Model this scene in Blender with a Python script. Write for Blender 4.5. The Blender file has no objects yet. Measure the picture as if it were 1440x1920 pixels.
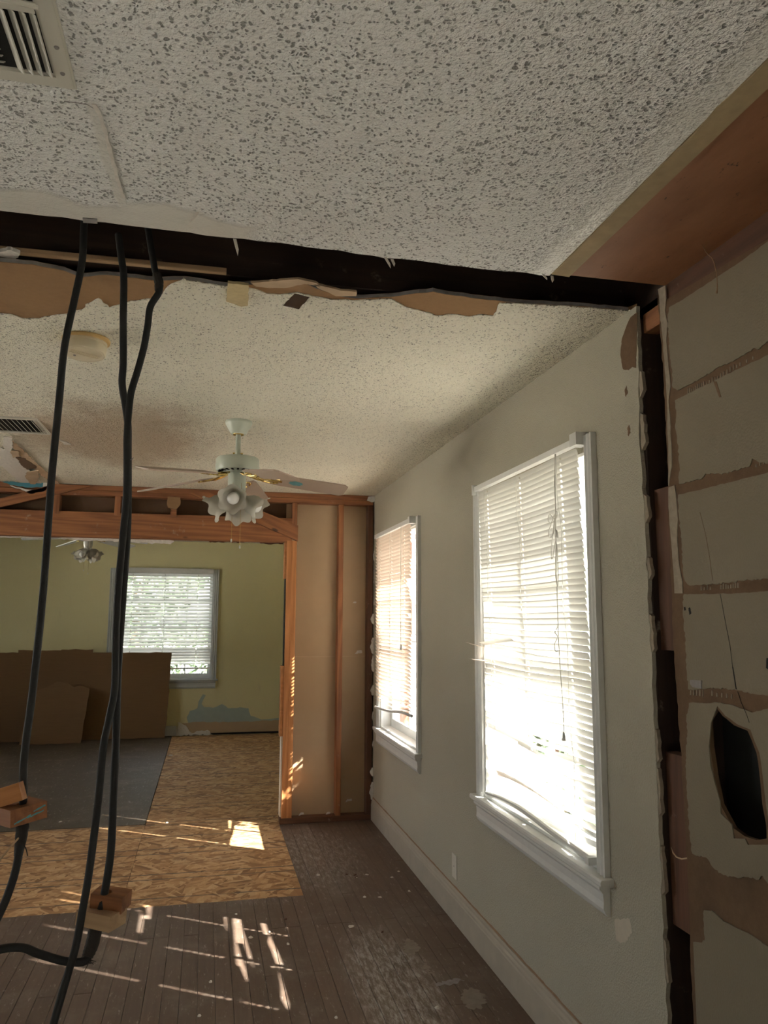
import bpy, bmesh, math, random
from mathutils import Vector, Matrix
from mathutils.geometry import tessellate_polygon

random.seed(7)
SC = bpy.context.scene
COL = SC.collection

# ------------------------------------------------------------------ camera
FPX, YAW, PITCH, ROLL, CAMZ = 1452.3, 0.221651, 0.135981, 0.003851, 1.48812
def cam_axes():
    cy, sy, cp, sp = math.cos(YAW), math.sin(YAW), math.cos(PITCH), math.sin(PITCH)
    f = Vector((sy*cp, cy*cp, sp)); r = Vector((cy, -sy, 0)); u = r.cross(f)
    cr, sr = math.cos(ROLL), math.sin(ROLL)
    return cr*r + sr*u, -sr*r + cr*u, f
AX = cam_axes()
cam = bpy.data.cameras.new('camera')
cam.sensor_fit = 'VERTICAL'; cam.sensor_height = 36; cam.lens = FPX/1920*36
cam.clip_start = 0.02
co = bpy.data.objects.new('camera', cam); COL.objects.link(co)
m = Matrix((AX[0], AX[1], -AX[2])).transposed().to_4x4(); m.translation = (0, 0, CAMZ)
co.matrix_world = m
SC.camera = co

# ------------------------------------------------------------------ light
SUN_AZ = Vector((-.827, .562)).normalized(); SUN_TAN = .73
w = bpy.data.worlds.new('sky'); SC.world = w; w.use_nodes = True
nt = w.node_tree; nt.nodes.clear()
sky = nt.nodes.new('ShaderNodeTexSky'); sky.sky_type = 'NISHITA'; sky.sun_disc = False
sky.sun_elevation = math.atan(SUN_TAN); sky.sun_rotation = math.atan2(-SUN_AZ.x, -SUN_AZ.y)
sky.air_density = 1.0; sky.dust_density = 3.0; sky.ozone_density = 1.0
bg = nt.nodes.new('ShaderNodeBackground'); bg.inputs['Strength'].default_value = 0.40
wo = nt.nodes.new('ShaderNodeOutputWorld')
hs = nt.nodes.new('ShaderNodeHueSaturation'); hs.inputs['Saturation'].default_value = .15
nt.links.new(sky.outputs[0], hs.inputs['Color']); nt.links.new(hs.outputs[0], bg.inputs[0]); nt.links.new(bg.outputs[0], wo.inputs[0])

sl = bpy.data.lights.new('sun', 'SUN'); sl.energy = 34.0; sl.angle = math.radians(.55); sl.color = (1, .95, .86)
so = bpy.data.objects.new('sun', sl); COL.objects.link(so)
sdir = Vector((SUN_AZ.x, SUN_AZ.y, -SUN_TAN)).normalized()
so.rotation_euler = sdir.to_track_quat('-Z', 'Y').to_euler(); so.location = (8, -5, 8)

vs = SC.view_settings
vs.view_transform = 'Standard'; vs.look = 'None'; vs.gamma = 1.0; vs.use_curve_mapping = False
vs.exposure = 1.88
cy = SC.cycles
cy.use_denoising = True
cy.max_bounces = 8; cy.diffuse_bounces = 5; cy.glossy_bounces = 2; cy.transmission_bounces = 3; cy.transparent_max_bounces = 10
cy.use_adaptive_sampling = True; cy.adaptive_threshold = .06
cy.caustics_reflective = False; cy.caustics_refractive = False
cy.sample_clamp_indirect = 12.0

# ------------------------------------------------------------------ dimensions (metres)
XR, XOUT, H = 1.252, 1.392, 2.44        # face of right wall, its outer face, ceiling
XL, YN, YF = -3.6, -2.6, 10.45          # left wall, wall behind the camera, far wall
SN, SF = 1.895, 2.10                    # slot left by the removed partition
YP, YP2 = 5.893, 5.983                  # stud partition, near face and back of its far drywall

def at(x, y, ax, val):
    """point of the plane (axis ax = val) that lies behind photo pixel x, y"""
    d = AX[0]*((x-720)/FPX) + AX[1]*(-(y-960)/FPX) + AX[2]
    o = Vector((0, 0, CAMZ)); return o + d*((val-o[ax])/d[ax])

# ------------------------------------------------------------------ mesh helpers
def wloc(o):
    v = Vector((0, 0, 0))
    while o is not None: v = v + o.location; o = o.parent
    return v
def link(name, me, mat, parent, loc, rot=None):
    o = bpy.data.objects.new(name, me); COL.objects.link(o)
    if mat is not None and not me.materials: me.materials.append(mat)
    if parent is not None: o.parent = parent; loc = Vector(loc) - wloc(parent)
    o.location = loc
    if rot is not None: o.rotation_euler = rot
    return o
def tag(o, label=None, cat=None, group=None, kind=None):
    if label: o['label'] = label
    if cat: o['category'] = cat
    if group: o['group'] = group
    if kind: o['kind'] = kind
    return o
def empty(name, loc, label=None, cat=None, group=None, kind=None):
    o = bpy.data.objects.new(name, None); COL.objects.link(o); o.location = loc
    o.empty_display_size = .1
    return tag(o, label, cat, group, kind)

class MB:
    """collects shapes in world space; build() links them as one mesh object"""
    def __init__(s): s.v = []; s.f = []
    def add(s, vs, fs):
        n = len(s.v); s.v += [Vector(v) for v in vs]; s.f += [tuple(i+n for i in f) for f in fs]; return s
    def box(s, a, b, M=None):
        (x0, y0, z0), (x1, y1, z1) = a, b
        v = [Vector(q) for q in ((x0,y0,z0),(x1,y0,z0),(x1,y1,z0),(x0,y1,z0),(x0,y0,z1),(x1,y0,z1),(x1,y1,z1),(x0,y1,z1))]
        if M is not None: v = [M @ q for q in v]
        return s.add(v, [(0,3,2,1),(4,5,6,7),(0,1,5,4),(1,2,6,5),(2,3,7,6),(3,0,4,7)])
    def bevelbox(s, a, b, e, M=None):
        (x0, y0, z0), (x1, y1, z1) = a, b
        v = []
        for z, k in ((z0, 0), (z1-e, 0), (z1, e)):
            v += [(x0+k,y0+k,z),(x1-k,y0+k,z),(x1-k,y1-k,z),(x0+k,y1-k,z)]
        v = [Vector(q) for q in v]
        if M is not None: v = [M @ q for q in v]
        f = [(0,3,2,1),(8,9,10,11)]
        for r in (0, 4):
            for i in range(4): j = (i+1) % 4; f.append((r+i, r+j, r+4+j, r+4+i))
        return s.add(v, f)
    def slab(s, outer, holes, fn, t0, t1):
        """polygon with holes, extruded from t0 to t1; fn(u, v, t) -> point"""
        loops = [[Vector((p[0], p[1], 0)) for p in L] for L in [outer]+list(holes)]
        flat = [p for L in loops for p in L]; n = len(flat)
        tri = tessellate_polygon(loops)
        vs = [fn(p.x, p.y, t0) for p in flat] + [fn(p.x, p.y, t1) for p in flat]
        fs = []
        for a, b, c in tri: fs.append((a, b, c)); fs.append((n+a, n+c, n+b))
        k = 0
        for L in loops:
            for i in range(len(L)):
                a, b = k+i, k+(i+1) % len(L); fs.append((a, b, n+b, n+a))
            k += len(L)
        return s.add(vs, fs)
    def extrude(s, prof, fn, a, b):
        """closed profile (u, v) swept from a to b; fn(u, v, t) -> point"""
        n = len(prof)
        vs = [fn(u, v, a) for u, v in prof] + [fn(u, v, b) for u, v in prof]
        fs = [(i, (i+1) % n, n+(i+1) % n, n+i) for i in range(n)] + [tuple(range(n))[::-1], tuple(range(n, 2*n))]
        return s.add(vs, fs)
    def tube(s, pts, r, n=8, cap=True):
        pts = [Vector(p) for p in pts]; rs = r if isinstance(r, (list, tuple)) else [r]*len(pts)
        ref = None; vs = []; fs = []
        for i, p in enumerate(pts):
            t = (pts[min(i+1, len(pts)-1)] - pts[max(i-1, 0)]).normalized()
            if ref is None: ref = t.orthogonal().normalized()
            ref = (ref - t*ref.dot(t)).normalized(); b = t.cross(ref)
            for k in range(n):
                a = 2*math.pi*k/n; vs.append(p + (ref*math.cos(a) + b*math.sin(a))*rs[i])
        for i in range(len(pts)-1):
            for k in range(n):
                j = (k+1) % n; fs.append((i*n+k, i*n+j, (i+1)*n+j, (i+1)*n+k))
        if cap: fs += [tuple(range(n))[::-1], tuple(range((len(pts)-1)*n, len(pts)*n))]
        return s.add(vs, fs)
    def lathe(s, prof, n=24, M=None, ruffle=None):
        """profile (radius, height) turned about Z"""
        vs = []; fs = []
        for i, (r, z) in enumerate(prof):
            for k in range(n):
                a = 2*math.pi*k/n; rr, zz = (r, z) if ruffle is None else ruffle(i/(len(prof)-1), a, r, z)
                v = Vector((rr*math.cos(a), rr*math.sin(a), zz)); vs.append(M @ v if M is not None else v)
        for i in range(len(prof)-1):
            for k in range(n):
                j = (k+1) % n; fs.append((i*n+k, i*n+j, (i+1)*n+j, (i+1)*n+k))
        return s.add(vs, fs)
    def build(s, name, mat, parent=None, smooth=False, origin=None):
        if origin is None:
            xs = [[v[i] for v in s.v] for i in range(3)]
            origin = Vector(((min(xs[0])+max(xs[0]))/2, (min(xs[1])+max(xs[1]))/2, min(xs[2])))
        origin = Vector(origin)
        me = bpy.data.meshes.new(name); me.from_pydata([v-origin for v in s.v], [], s.f); me.update()
        bm = bmesh.new(); bm.from_mesh(me); bmesh.ops.recalc_face_normals(bm, faces=bm.faces); bm.to_mesh(me); bm.free()
        if smooth:
            for p in me.polygons: p.use_smooth = True
            try: me.set_sharp_from_angle(angle=math.radians(40))
            except Exception: pass
        return link(name, me, mat, parent, origin)

BOARD_ME = {}
def board(name, p0, p1, width, thick, face, mat, parent=None, e=.0025):
    """lumber from p0 to p1 (centre line); width lies across the face normal, thick along it. Grain runs along local X"""
    p0, p1 = Vector(p0), Vector(p1); L = (p1-p0).length
    x = (p1-p0).normalized(); z = Vector(face); z = (z - x*z.dot(x)).normalized(); y = z.cross(x)
    key = (round(L, 3), round(width, 4), round(thick, 4), mat.name)
    me = BOARD_ME.get(key)
    if me is None:
        me = bpy.data.meshes.new(name)
        prof = [(-width/2+e, -thick/2), (width/2-e, -thick/2), (width/2, -thick/2+e), (width/2, thick/2-e), (width/2-e, thick/2), (-width/2+e, thick/2), (-width/2, thick/2-e), (-width/2, -thick/2+e)]
        mb = MB().extrude(prof, lambda u, v, t: Vector((t, u, v)), -L/2, L/2)
        me.from_pydata(mb.v, [], mb.f); me.update()
        bm = bmesh.new(); bm.from_mesh(me); bmesh.ops.recalc_face_normals(bm, faces=bm.faces); bm.to_mesh(me); bm.free()
        me.materials.append(mat); BOARD_ME[key] = me
    R = Matrix((x, y, z)).transposed()
    return link(name, me, mat, parent, (p0+p1)/2, R.to_euler())

def ragged(pts, step=.02, amp=.004, seed=0, closed=False):
    """insert jittered points along a 2-D path"""
    rnd = random.Random(seed); out = []
    n = len(pts)
    for i in range(n if closed else n-1):
        a, b = Vector(pts[i][:2]), Vector(pts[(i+1) % n][:2]); L = (b-a).length; k = max(1, int(L/step))
        nrm = Vector((-(b-a).y, (b-a).x)).normalized() if L > 1e-6 else Vector((0, 0))
        out.append((a.x, a.y))
        for j in range(1, k):
            q = a + (b-a)*((j+rnd.uniform(-.3, .3))/k) + nrm*rnd.uniform(-amp, amp); out.append((q.x, q.y))
    if not closed: out.append(tuple(pts[-1][:2]))
    return out
def catmull(pts, k=8):
    P = [Vector(p) for p in pts]; P = [P[0]*2-P[1]] + P + [P[-1]*2-P[-2]]; out = []
    for i in range(1, len(P)-2):
        for j in range(k):
            t = j/k; a, b, c, d = P[i-1], P[i], P[i+1], P[i+2]
            out.append(.5*((2*b)+(c-a)*t+(2*a-5*b+4*c-d)*t*t+(3*b-a-3*c+d)*t**3))
    out.append(P[-2]); return out

# ------------------------------------------------------------------ materials
class NT:
    def __init__(s, name):
        s.m = bpy.data.materials.new(name); s.m.use_nodes = True; s.t = s.m.node_tree; s.t.nodes.clear()
        s.out = s.n('ShaderNodeOutputMaterial')
    def n(s, typ, **kw):
        nd = s.t.nodes.new(typ)
        for k, v in kw.items():
            if k.startswith('i_'):
                key = k[2:]; key = int(key) if key.isdigit() else key.replace('_', ' ')
                s.set(nd.inputs[key], v)
            else: setattr(nd, k, v)
        return nd
    def set(s, inp, v):
        if hasattr(v, 'bl_idname') and hasattr(v, 'outputs'): v = v.outputs[0]
        if isinstance(v, bpy.types.NodeSocket): s.t.links.new(v, inp)
        else:
            if isinstance(v, (tuple, list)) and len(v) == 3 and inp.type == 'RGBA': v = (*v, 1)
            inp.default_value = v
    def pos(s): return s.n('ShaderNodeNewGeometry').outputs['Position']
    def obj(s): return s.n('ShaderNodeTexCoord').outputs['Object']
    def rnd(s): return s.n('ShaderNodeObjectInfo').outputs['Random']
    def map(s, vec, scale=(1,1,1), loc=(0,0,0), rot=(0,0,0)):
        return s.n('ShaderNodeMapping', i_Vector=vec, i_Scale=scale, i_Location=loc, i_Rotation=rot).outputs[0]
    def offs(s, vec):
        r = s.n('ShaderNodeMath', operation='MULTIPLY', i_0=s.rnd(), i_1=37.0)
        return s.n('ShaderNodeVectorMath', operation='ADD', i_0=vec, i_1=r.outputs[0]).outputs[0]
    def noise(s, vec, scale, detail=3, rough=.55, dist=0):
        return s.n('ShaderNodeTexNoise', i_Vector=vec, i_Scale=scale, i_Detail=detail, i_Roughness=rough, i_Distortion=dist)
    def vor(s, vec, scale, feature='F1', rand=1.0):
        return s.n('ShaderNodeTexVoronoi', feature=feature, i_Vector=vec, i_Scale=scale, i_Randomness=rand)
    def ramp(s, fac, stops, interp='LINEAR'):
        r = s.n('ShaderNodeValToRGB', i_0=fac); cr = r.color_ramp; cr.interpolation = interp
        while len(cr.elements) < len(stops): cr.elements.new(.5)
        for e, (p, c) in zip(cr.elements, stops):
            e.position = p; e.color = (*c, 1) if isinstance(c, (tuple, list)) else (c, c, c, 1)
        return r.outputs[0]
    def mix(s, fac, a, b, mode='MIX'):
        nd = s.n('ShaderNodeMix', data_type='RGBA', blend_type=mode)
        s.set(nd.inputs[0], fac); s.set(nd.inputs[6], a); s.set(nd.inputs[7], b); return nd.outputs[2]
    def math(s, op, a, b=0.0, c=None):
        nd = s.n('ShaderNodeMath', operation=op); s.set(nd.inputs[0], a); s.set(nd.inputs[1], b)
        if c is not None: s.set(nd.inputs[2], c)
        return nd.outputs[0]
    def sep(s, vec): return s.n('ShaderNodeSeparateXYZ', i_0=vec).outputs
    def band(s, v, lo, hi):
        """0 below lo, 1 above hi"""
        return s.n('ShaderNodeMapRange', interpolation_type='SMOOTHSTEP', i_Value=v, i_From_Min=lo, i_From_Max=hi).outputs[0]
    def bump(s, h, strength=.5, dist=.01, normal=None):
        nd = s.n('ShaderNodeBump', i_Height=h, i_Strength=strength, i_Distance=dist)
        if normal is not None: s.set(nd.inputs['Normal'], normal)
        return nd.outputs[0]
    def bsdf(s, color, rough=.7, normal=None, **kw):
        b = s.n('ShaderNodeBsdfPrincipled'); s.set(b.inputs['Base Color'], color); s.set(b.inputs['Roughness'], rough)
        if normal is not None: s.set(b.inputs['Normal'], normal)
        for k, v in kw.items(): s.set(b.inputs[k.replace('_', ' ')], v)
        return b.outputs[0]
    def end(s, sh): s.t.links.new(sh, s.out.inputs['Surface']); return s.m

def plain(name, color, rough=.6, var=.12, scale=30, bump=.0, **kw):
    t = NT(name); v = t.offs(t.obj()); nz = t.noise(v, scale, 4)
    c = t.mix(nz.outputs[0], tuple(x*(1-var) for x in color), tuple(min(1, x*(1+var)) for x in color))
    return t.end(t.bsdf(c, rough, t.bump(nz.outputs[0], bump, .004) if bump else None, **kw))

def wood(name, dark, light, rough=.65, knots=True, stretch=14.0):
    t = NT(name); v = t.offs(t.obj()); mv = t.map(v, (1/stretch, 1, 1))
    warp = t.noise(t.map(v, (.25, 1.3, 1.3)), 2.2, 2)
    wv = t.n('ShaderNodeTexWave', wave_type='BANDS', bands_direction='DIAGONAL', i_Vector=mv, i_Scale=13.0, i_Distortion=11.0, i_Detail=3.0, i_Detail_Scale=.9)
    fib = t.noise(t.map(v, (.03, 1, 1)), 140, 3, .6)
    fac = t.math('ADD', t.math('MULTIPLY', wv.outputs[1], .24), t.math('MULTIPLY', fib.outputs[0], .46))
    fac = t.math('ADD', fac, t.math('MULTIPLY', warp.outputs[0], .42))
    c = t.ramp(fac, [(.25, dark), (.85, light)])
    if knots:
        kv = t.vor(t.map(v, (.45, 1, 1)), 5.5)
        km = t.math('SUBTRACT', 1.0, t.band(kv.outputs['Distance'], .035, .09))
        c = t.mix(km, c, tuple(x*.28 for x in dark))
    dust = t.noise(v, 9, 5, .7); c = t.mix(t.band(dust.outputs[0], .62, .8), c, (.42, .34, .27))
    c = t.mix(t.math('MULTIPLY', t.rnd(), .35), c, tuple(x*.8 for x in dark))
    return t.end(t.bsdf(c, rough, t.bump(fib.outputs[0], .25, .002)))

M = {}
def popcorn(name, base, pitcol, stain=False, near=False):
    t = NT(name); p = t.pos(); dn = t.noise(p, 60, 1)
    pd = t.n('ShaderNodeVectorMath', operation='MULTIPLY_ADD', i_0=dn.outputs['Color'], i_1=(.018, .018, .018), i_2=p).outputs[0]
    v1 = t.vor(pd, 112); v2 = t.vor(pd, 70)
    big = t.noise(p, 2.2, 1)
    thr = t.math('MULTIPLY_ADD', t.sep(v1.outputs['Color'])[0], .46, -.08 if near else -.15)
    thr = t.math('MULTIPLY_ADD', big.outputs[0], .22, t.math('SUBTRACT', thr, .09))
    pit = t.math('SUBTRACT', 1.0, t.band(t.math('SUBTRACT', v1.outputs['Distance'], thr), -.02, .16))
    thr2 = t.math('MULTIPLY_ADD', t.sep(v2.outputs['Color'])[1], .25, -.08)
    pit2 = t.math('SUBTRACT', 1.0, t.band(t.math('SUBTRACT', v2.outputs['Distance'], thr2), -.02, .08))
    pit = t.math('MAXIMUM', pit, pit2)
    fine = t.noise(p, 190, 1, .6); lump = t.noise(p, 60, 2)
    sx, sy, sz = t.sep(p)
    if near:     # trowelled joint compound beside the slot and along a taped crack
        wob = t.noise(p, 7, 1)
        e = t.math('MULTIPLY_ADD', wob.outputs[0], .16, t.math('SUBTRACT', sy, .08))
        edge = t.math('MULTIPLY', t.band(e, 1.765, 1.80), t.math('SUBTRACT', 1.0, t.band(t.math('MULTIPLY_ADD', wob.outputs[0], .2, sx), .12, .2)))
        cx = t.math('ABSOLUTE', t.math('SUBTRACT', sx, t.math('MULTIPLY_ADD', sy, .055, -.322)))
        seam = t.math('MULTIPLY', t.math('SUBTRACT', 1.0, t.band(t.math('MULTIPLY_ADD', wob.outputs[0], .03, cx), .022, .032)), t.band(sy, 1.4, 1.44))
        smooth = t.math('MAXIMUM', edge, t.math('MULTIPLY', seam, .8))
        rim = t.band(t.math('MULTIPLY_ADD', wob.outputs[0], .06, sx), .84, .90)      # thin paint next to the batten
        smooth = t.math('MAXIMUM', smooth, t.math('MULTIPLY', rim, .7))
        pit = t.math('MULTIPLY', pit, t.math('SUBTRACT', 1.0, smooth))
        rel = t.math('SUBTRACT', 1.0, t.math('MULTIPLY', smooth, .85))
    else:
        rel = 1.0
    c = t.mix(pit, base, pitcol)
    if near: c = t.mix(t.math('MULTIPLY', smooth, .8), c, (.66, .64, .58))
    if stain:
        sv = t.map(p, (1, .55, 1)); sn = t.noise(sv, 2.6, 5, .65)
        dx = t.math('MULTIPLY', t.math('SUBTRACT', sx, -.55), 1.25); dy = t.math('MULTIPLY', t.math('SUBTRACT', sy, 4.3), .85)
        r = t.math('SQRT', t.math('ADD', t.math('MULTIPLY', dx, dx), t.math('MULTIPLY', dy, dy)))
        mot = t.noise(p, 16, 4, .7); r = t.math('SUBTRACT', r, t.math('MULTIPLY_ADD', mot.outputs[0], .45, t.math('MULTIPLY', sn.outputs[0], .9)))
        sm = t.math('SUBTRACT', 1.0, t.band(r, -.35, .22))
        c = t.mix(t.math('MULTIPLY', sm, .62), c, (.36, .21, .10))
    hgt = t.math('ADD', t.math('MULTIPLY', pit, -.9), t.math('ADD', t.math('MULTIPLY', fine.outputs[0], .6), t.math('MULTIPLY', lump.outputs[0], 1.3)))
    return t.end(t.bsdf(c, .24 if near else .6, t.bump(t.math('MULTIPLY', hgt, rel), 1.0, .010 if near else .016), Specular_IOR_Level=.9 if near else .4))
M['pop_near'] = popcorn('popcorn_ceiling_grey', (.83, .825, .80), (.36, .36, .345), near=True)
M['pop_mid'] = popcorn('popcorn_ceiling_cream', (.88, .84, .70), (.37, .34, .27), stain=True)
M['pop_far'] = popcorn('popcorn_ceiling_far', (.72, .71, .62), (.4, .4, .36))

def plaster(name, c1, c2, rough=.6, bump=.35, stains=True):
    t = NT(name); p = t.pos(); fine = t.noise(p, 170, 1, .55); big = t.noise(p, 2.5, 2)
    c = t.mix(big.outputs[0], c1, c2)
    if stains:
        sp = t.vor(p, 17); m_ = t.math('MULTIPLY', t.math('SUBTRACT', 1.0, t.band(sp.outputs['Distance'], .02, .05)), t.band(t.sep(sp.outputs['Color'])[0], .8, .82))
        c = t.mix(t.math('MULTIPLY', m_, .7), c, (.16, .13, .10))
        sm = t.noise(t.map(p, (1, 1, .4)), 6, 5, .7); c = t.mix(t.math('MULTIPLY', t.band(sm.outputs[0], .6, .85), .35), c, (.36, .30, .23))
    return t.end(t.bsdf(c, rough, t.bump(fine.outputs[0], bump, .012)))
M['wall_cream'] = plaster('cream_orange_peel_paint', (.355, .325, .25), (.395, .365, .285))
M['wall_near'] = plaster('near_wall_paint', (.18, .147, .095), (.205, .17, .112), bump=.12)  # much darker base colour than wall_cream
M['wall_yellow'] = plaster('yellow_green_paint', (.64, .585, .33), (.69, .63, .37), bump=.15)
M['wall_white'] = plaster('plain_white_paint', (.70, .67, .58), (.74, .71, .62), bump=.15, stains=False)
M['outer_red'] = plain('added_red_veneer', (.30, .15, .10), .9, .25, 14, .3)
M['siding'] = plaster('exterior_siding', (.55, .54, .50), (.6, .58, .54), bump=.1, stains=False)

def paper(name, c1, c2):
    t = NT(name); p = t.pos(); nz = t.noise(p, 45, 6, .75); b = t.noise(p, 5, 4)
    c = t.mix(nz.outputs[0], c1, c2); c = t.mix(t.math('MULTIPLY', t.band(b.outputs[0], .45, .75), .5), c, tuple(x*.6 for x in c1))
    return t.end(t.bsdf(c, .9, t.bump(nz.outputs[0], .4, .003)))
M['paper_brown'] = paper('torn_brown_paper', (.25, .135, .055), (.34, .195, .085))
M['paper_pale'] = paper('torn_pale_paper', (.46, .33, .21), (.56, .41, .27))
M['paper_back'] = plain('drywall_backing_paper', (.44, .32, .20), .9, .08, 6)
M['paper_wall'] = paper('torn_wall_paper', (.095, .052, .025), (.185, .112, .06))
M['back_shaded'] = plain('shaded_backing_paper', (.11, .062, .034), .9, .2, 8)  # drywall backing with the shade above the header in its colour
M['gypsum_dirty'] = plain('dirty_broken_gypsum', (.30, .25, .19), .95, .35, 60, .6)
M['bounce_pale'] = plain('pale_bounce_floor', (.42, .41, .38), .5, .08, 6)  # added unseen floor, pale so that it bounces light
M['gypsum'] = plain('broken_gypsum', (.62, .58, .53), .95, .25, 60, .6)
M['grey_edge'] = plain('grey_cut_edge', (.27, .25, .24), .95, .3, 60, .6)

M['fir'] = wood('orange_fir', (.15, .050, .017), (.37, .150, .055))
M['fir_light'] = wood('honey_fir', (.33, .125, .036), (.58, .26, .095))
M['fir_red'] = wood('red_brown_fir', (.065, .024, .011), (.155, .064, .029))
M['fir_dark'] = wood('dark_shaded_lumber', (.025, .012, .008), (.06, .03, .018), knots=False)  # near-black for old attic wood and for shade in the wall slot
M['fir_pale'] = wood('pale_pine_block', (.34, .21, .11), (.56, .38, .22))
M['batten'] = plain('pale_batten', (.36, .27, .15), .8, .25, 30, .3)
def veneer():
    t = NT('brown_veneer_panel'); p = t.pos(); n1 = t.noise(t.map(p, (1, .35, 1)), 7, 5, .65); n2 = t.noise(t.map(p, (1, .5, 1)), 26, 5, .8)
    c = t.ramp(n1.outputs[0], [(.3, (.21, .085, .036)), (.7, (.36, .165, .08))])
    c = t.mix(t.band(n2.outputs[0], .62, .70), c, (.03, .015, .01))
    return t.end(t.bsdf(c, .55))
M['veneer'] = veneer()

def osb():
    t = NT('oriented_strand_board'); p = t.pos(); o = t.offs(p); lay = []
    for k, (ang, sc) in enumerate(((.45, 40), (-.75, 36), (1.3, 46))):
        mv = t.map(t.map(o, (1, 1, 0), (k*3.1, k*1.7, 0), (0, 0, ang)), (1, .22, 1))
        v = t.vor(mv, sc); lay.append((t.sep(v.outputs['Color'])[0], v.outputs['Distance'], t.sep(v.outputs['Color'])[1]))
    a = t.mix(t.band(lay[1][2], .55, .6), lay[0][0], lay[1][0]); a = t.mix(t.band(lay[2][2], .68, .72), a, lay[2][0])
    c = t.ramp(a, [(0, (.24, .115, .045)), (.3, (.45, .245, .105)), (.62, (.60, .35, .165)), (1, (.74, .50, .27))])
    fib = t.noise(t.map(o, (1, .08, 1), rot=(0, 0, .45)), 120, 3); c = t.mix(t.math('MULTIPLY', fib.outputs[0], .4), c, (.30, .16, .07))
    sx, sy, sz = t.sep(p)           # printed nailing lines
    fr = t.math('FRACT', t.math('MULTIPLY_ADD', sy, 1/.405, .24)); ln = t.math('SUBTRACT', 1.0, t.band(t.math('ABSOLUTE', t.math('SUBTRACT', fr, .5)), .014, .024))
    fr2 = t.math('FRACT', t.math('MULTIPLY_ADD', sy, 1/.61, .51)); ln2 = t.math('SUBTRACT', 1.0, t.band(t.math('ABSOLUTE', t.math('SUBTRACT', fr2, .5)), .009, .016))
    ln = t.math('MAXIMUM', ln, ln2); wr = t.noise(t.map(p, (1, 14, 1)), 5, 4, .7); ln = t.math('MULTIPLY', ln, t.band(wr.outputs[0], .3, .55))
    c = t.mix(t.math('MULTIPLY', ln, .85), c, (.07, .06, .055))
    d = t.noise(p, 3, 5, .7); c = t.mix(t.math('MULTIPLY', t.band(d.outputs[0], .5, .8), .45), c, (.17, .12, .085))
    return t.end(t.bsdf(c, .75, t.bump(a, .15, .002)))
M['osb'] = osb()

def planks(name, base1, base2, seams=False):
    t = NT(name); p = t.pos(); o = t.offs(p)
    g = t.noise(t.map(o, (1, .06, 1)), 70, 4, .6); b = t.noise(p, 3.2, 6, .72); sc = t.noise(t.map(p, (1, .2, 1), rot=(0, 0, .25)), 55, 5, .8)
    c = t.mix(g.outputs[0], base1, base2)
    c = t.mix(t.math('MULTIPLY', t.rnd(), .3), c, tuple(x*.7 for x in base1))
    c = t.mix(t.math('MULTIPLY', t.band(b.outputs[0], .46, .72), .7), c, (.21, .17, .135))
    c = t.mix(t.math('MULTIPLY', t.band(sc.outputs[0], .57, .70), .75), c, (.40, .36, .32))
    sx, sy, sz = t.sep(p)         # scuffs, with pale floor sheen from the windows put into the colour
    for (cx_, cy_, rx_, ry_, k_) in ((.80, 3.30, .22, .75, .85), (.72, 5.1, .35, .8, .5), (.35, 4.6, .3, .4, .3)):
        ex = t.math('DIVIDE', t.math('SUBTRACT', sx, cx_), rx_); ey = t.math('DIVIDE', t.math('SUBTRACT', sy, cy_), ry_)
        el = t.math('SUBTRACT', 1.0, t.band(t.math('ADD', t.math('MULTIPLY', ex, ex), t.math('MULTIPLY', ey, ey)), .15, 1.0))
        c = t.mix(t.math('MULTIPLY', t.math('MULTIPLY', el, t.band(sc.outputs[0], .40, .66)), k_), c, (.42, .39, .36))
    sp = t.vor(p, 22); m_ = t.math('MULTIPLY', t.math('SUBTRACT', 1.0, t.band(sp.outputs['Distance'], .05, .09)), t.band(t.sep(sp.outputs['Color'])[0], .86, .88))
    c = t.mix(t.math('MULTIPLY', m_, .7), c, (.45, .42, .38))
    return t.end(t.bsdf(c, t.math('MULTIPLY_ADD', b.outputs[0], .3, .42), t.bump(g.outputs[0], .15, .002), Specular_IOR_Level=.4))
M['plank'] = planks('worn_dark_strip_floor', (.10, .064, .045), (.178, .122, .09))
M['plank_far'] = planks('dusty_grey_floor', (.080, .056, .034), (.125, .09, .058))
M['subfloor'] = plain('dusty_subfloor', (.26, .22, .18), .95, .3, 40)

def cardboard():
    t = NT('brown_cardboard'); o = t.offs(t.obj()); n1 = t.noise(t.map(o, (1, 1, 26)), 5, 2); n2 = t.noise(o, 4, 4)
    c = t.mix(n1.outputs[0], (.19, .105, .046), (.24, .138, .064)); c = t.mix(t.math('MULTIPLY', t.band(n2.outputs[0], .5, .8), .4), c, (.19, .105, .048))
    return t.end(t.bsdf(c, .85))
M['cardboard'] = cardboard()
M['trim_white'] = plain('glossy_white_trim', (.62, .62, .60), .38, .10, 25)
M['trim_grey'] = plain('grey_blue_trim', (.46, .48, .48), .45, .08, 25)
M['baseboard'] = plain('dusty_cream_baseboard', (.38, .33, .26), .55, .15, 12)
M['dust_brown'] = plain('brown_dust_line', (.27, .17, .10), .95, .3, 60)
M['sash_white'] = plain('white_sash', (.72, .72, .70), .45, .08, 25)
def vinyl(name, col, tr=.38):
    t = NT(name); d = t.bsdf(col, .42); tl = t.n('ShaderNodeBsdfTranslucent', i_Color=tuple(min(1, c*1.05) for c in col))
    mx = t.n('ShaderNodeMixShader', i_0=tr); t.t.links.new(d, mx.inputs[1]); t.t.links.new(tl.outputs[0], mx.inputs[2]); return t.end(mx.outputs[0])
M['slat'] = vinyl('white_vinyl_slat', (.64, .63, .58), .05)
M['slat_pink'] = vinyl('cream_vinyl_slat', (.78, .66, .56), .035)
M['slat_far'] = vinyl('white_wide_slat', (.80, .81, .82), .12)
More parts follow.
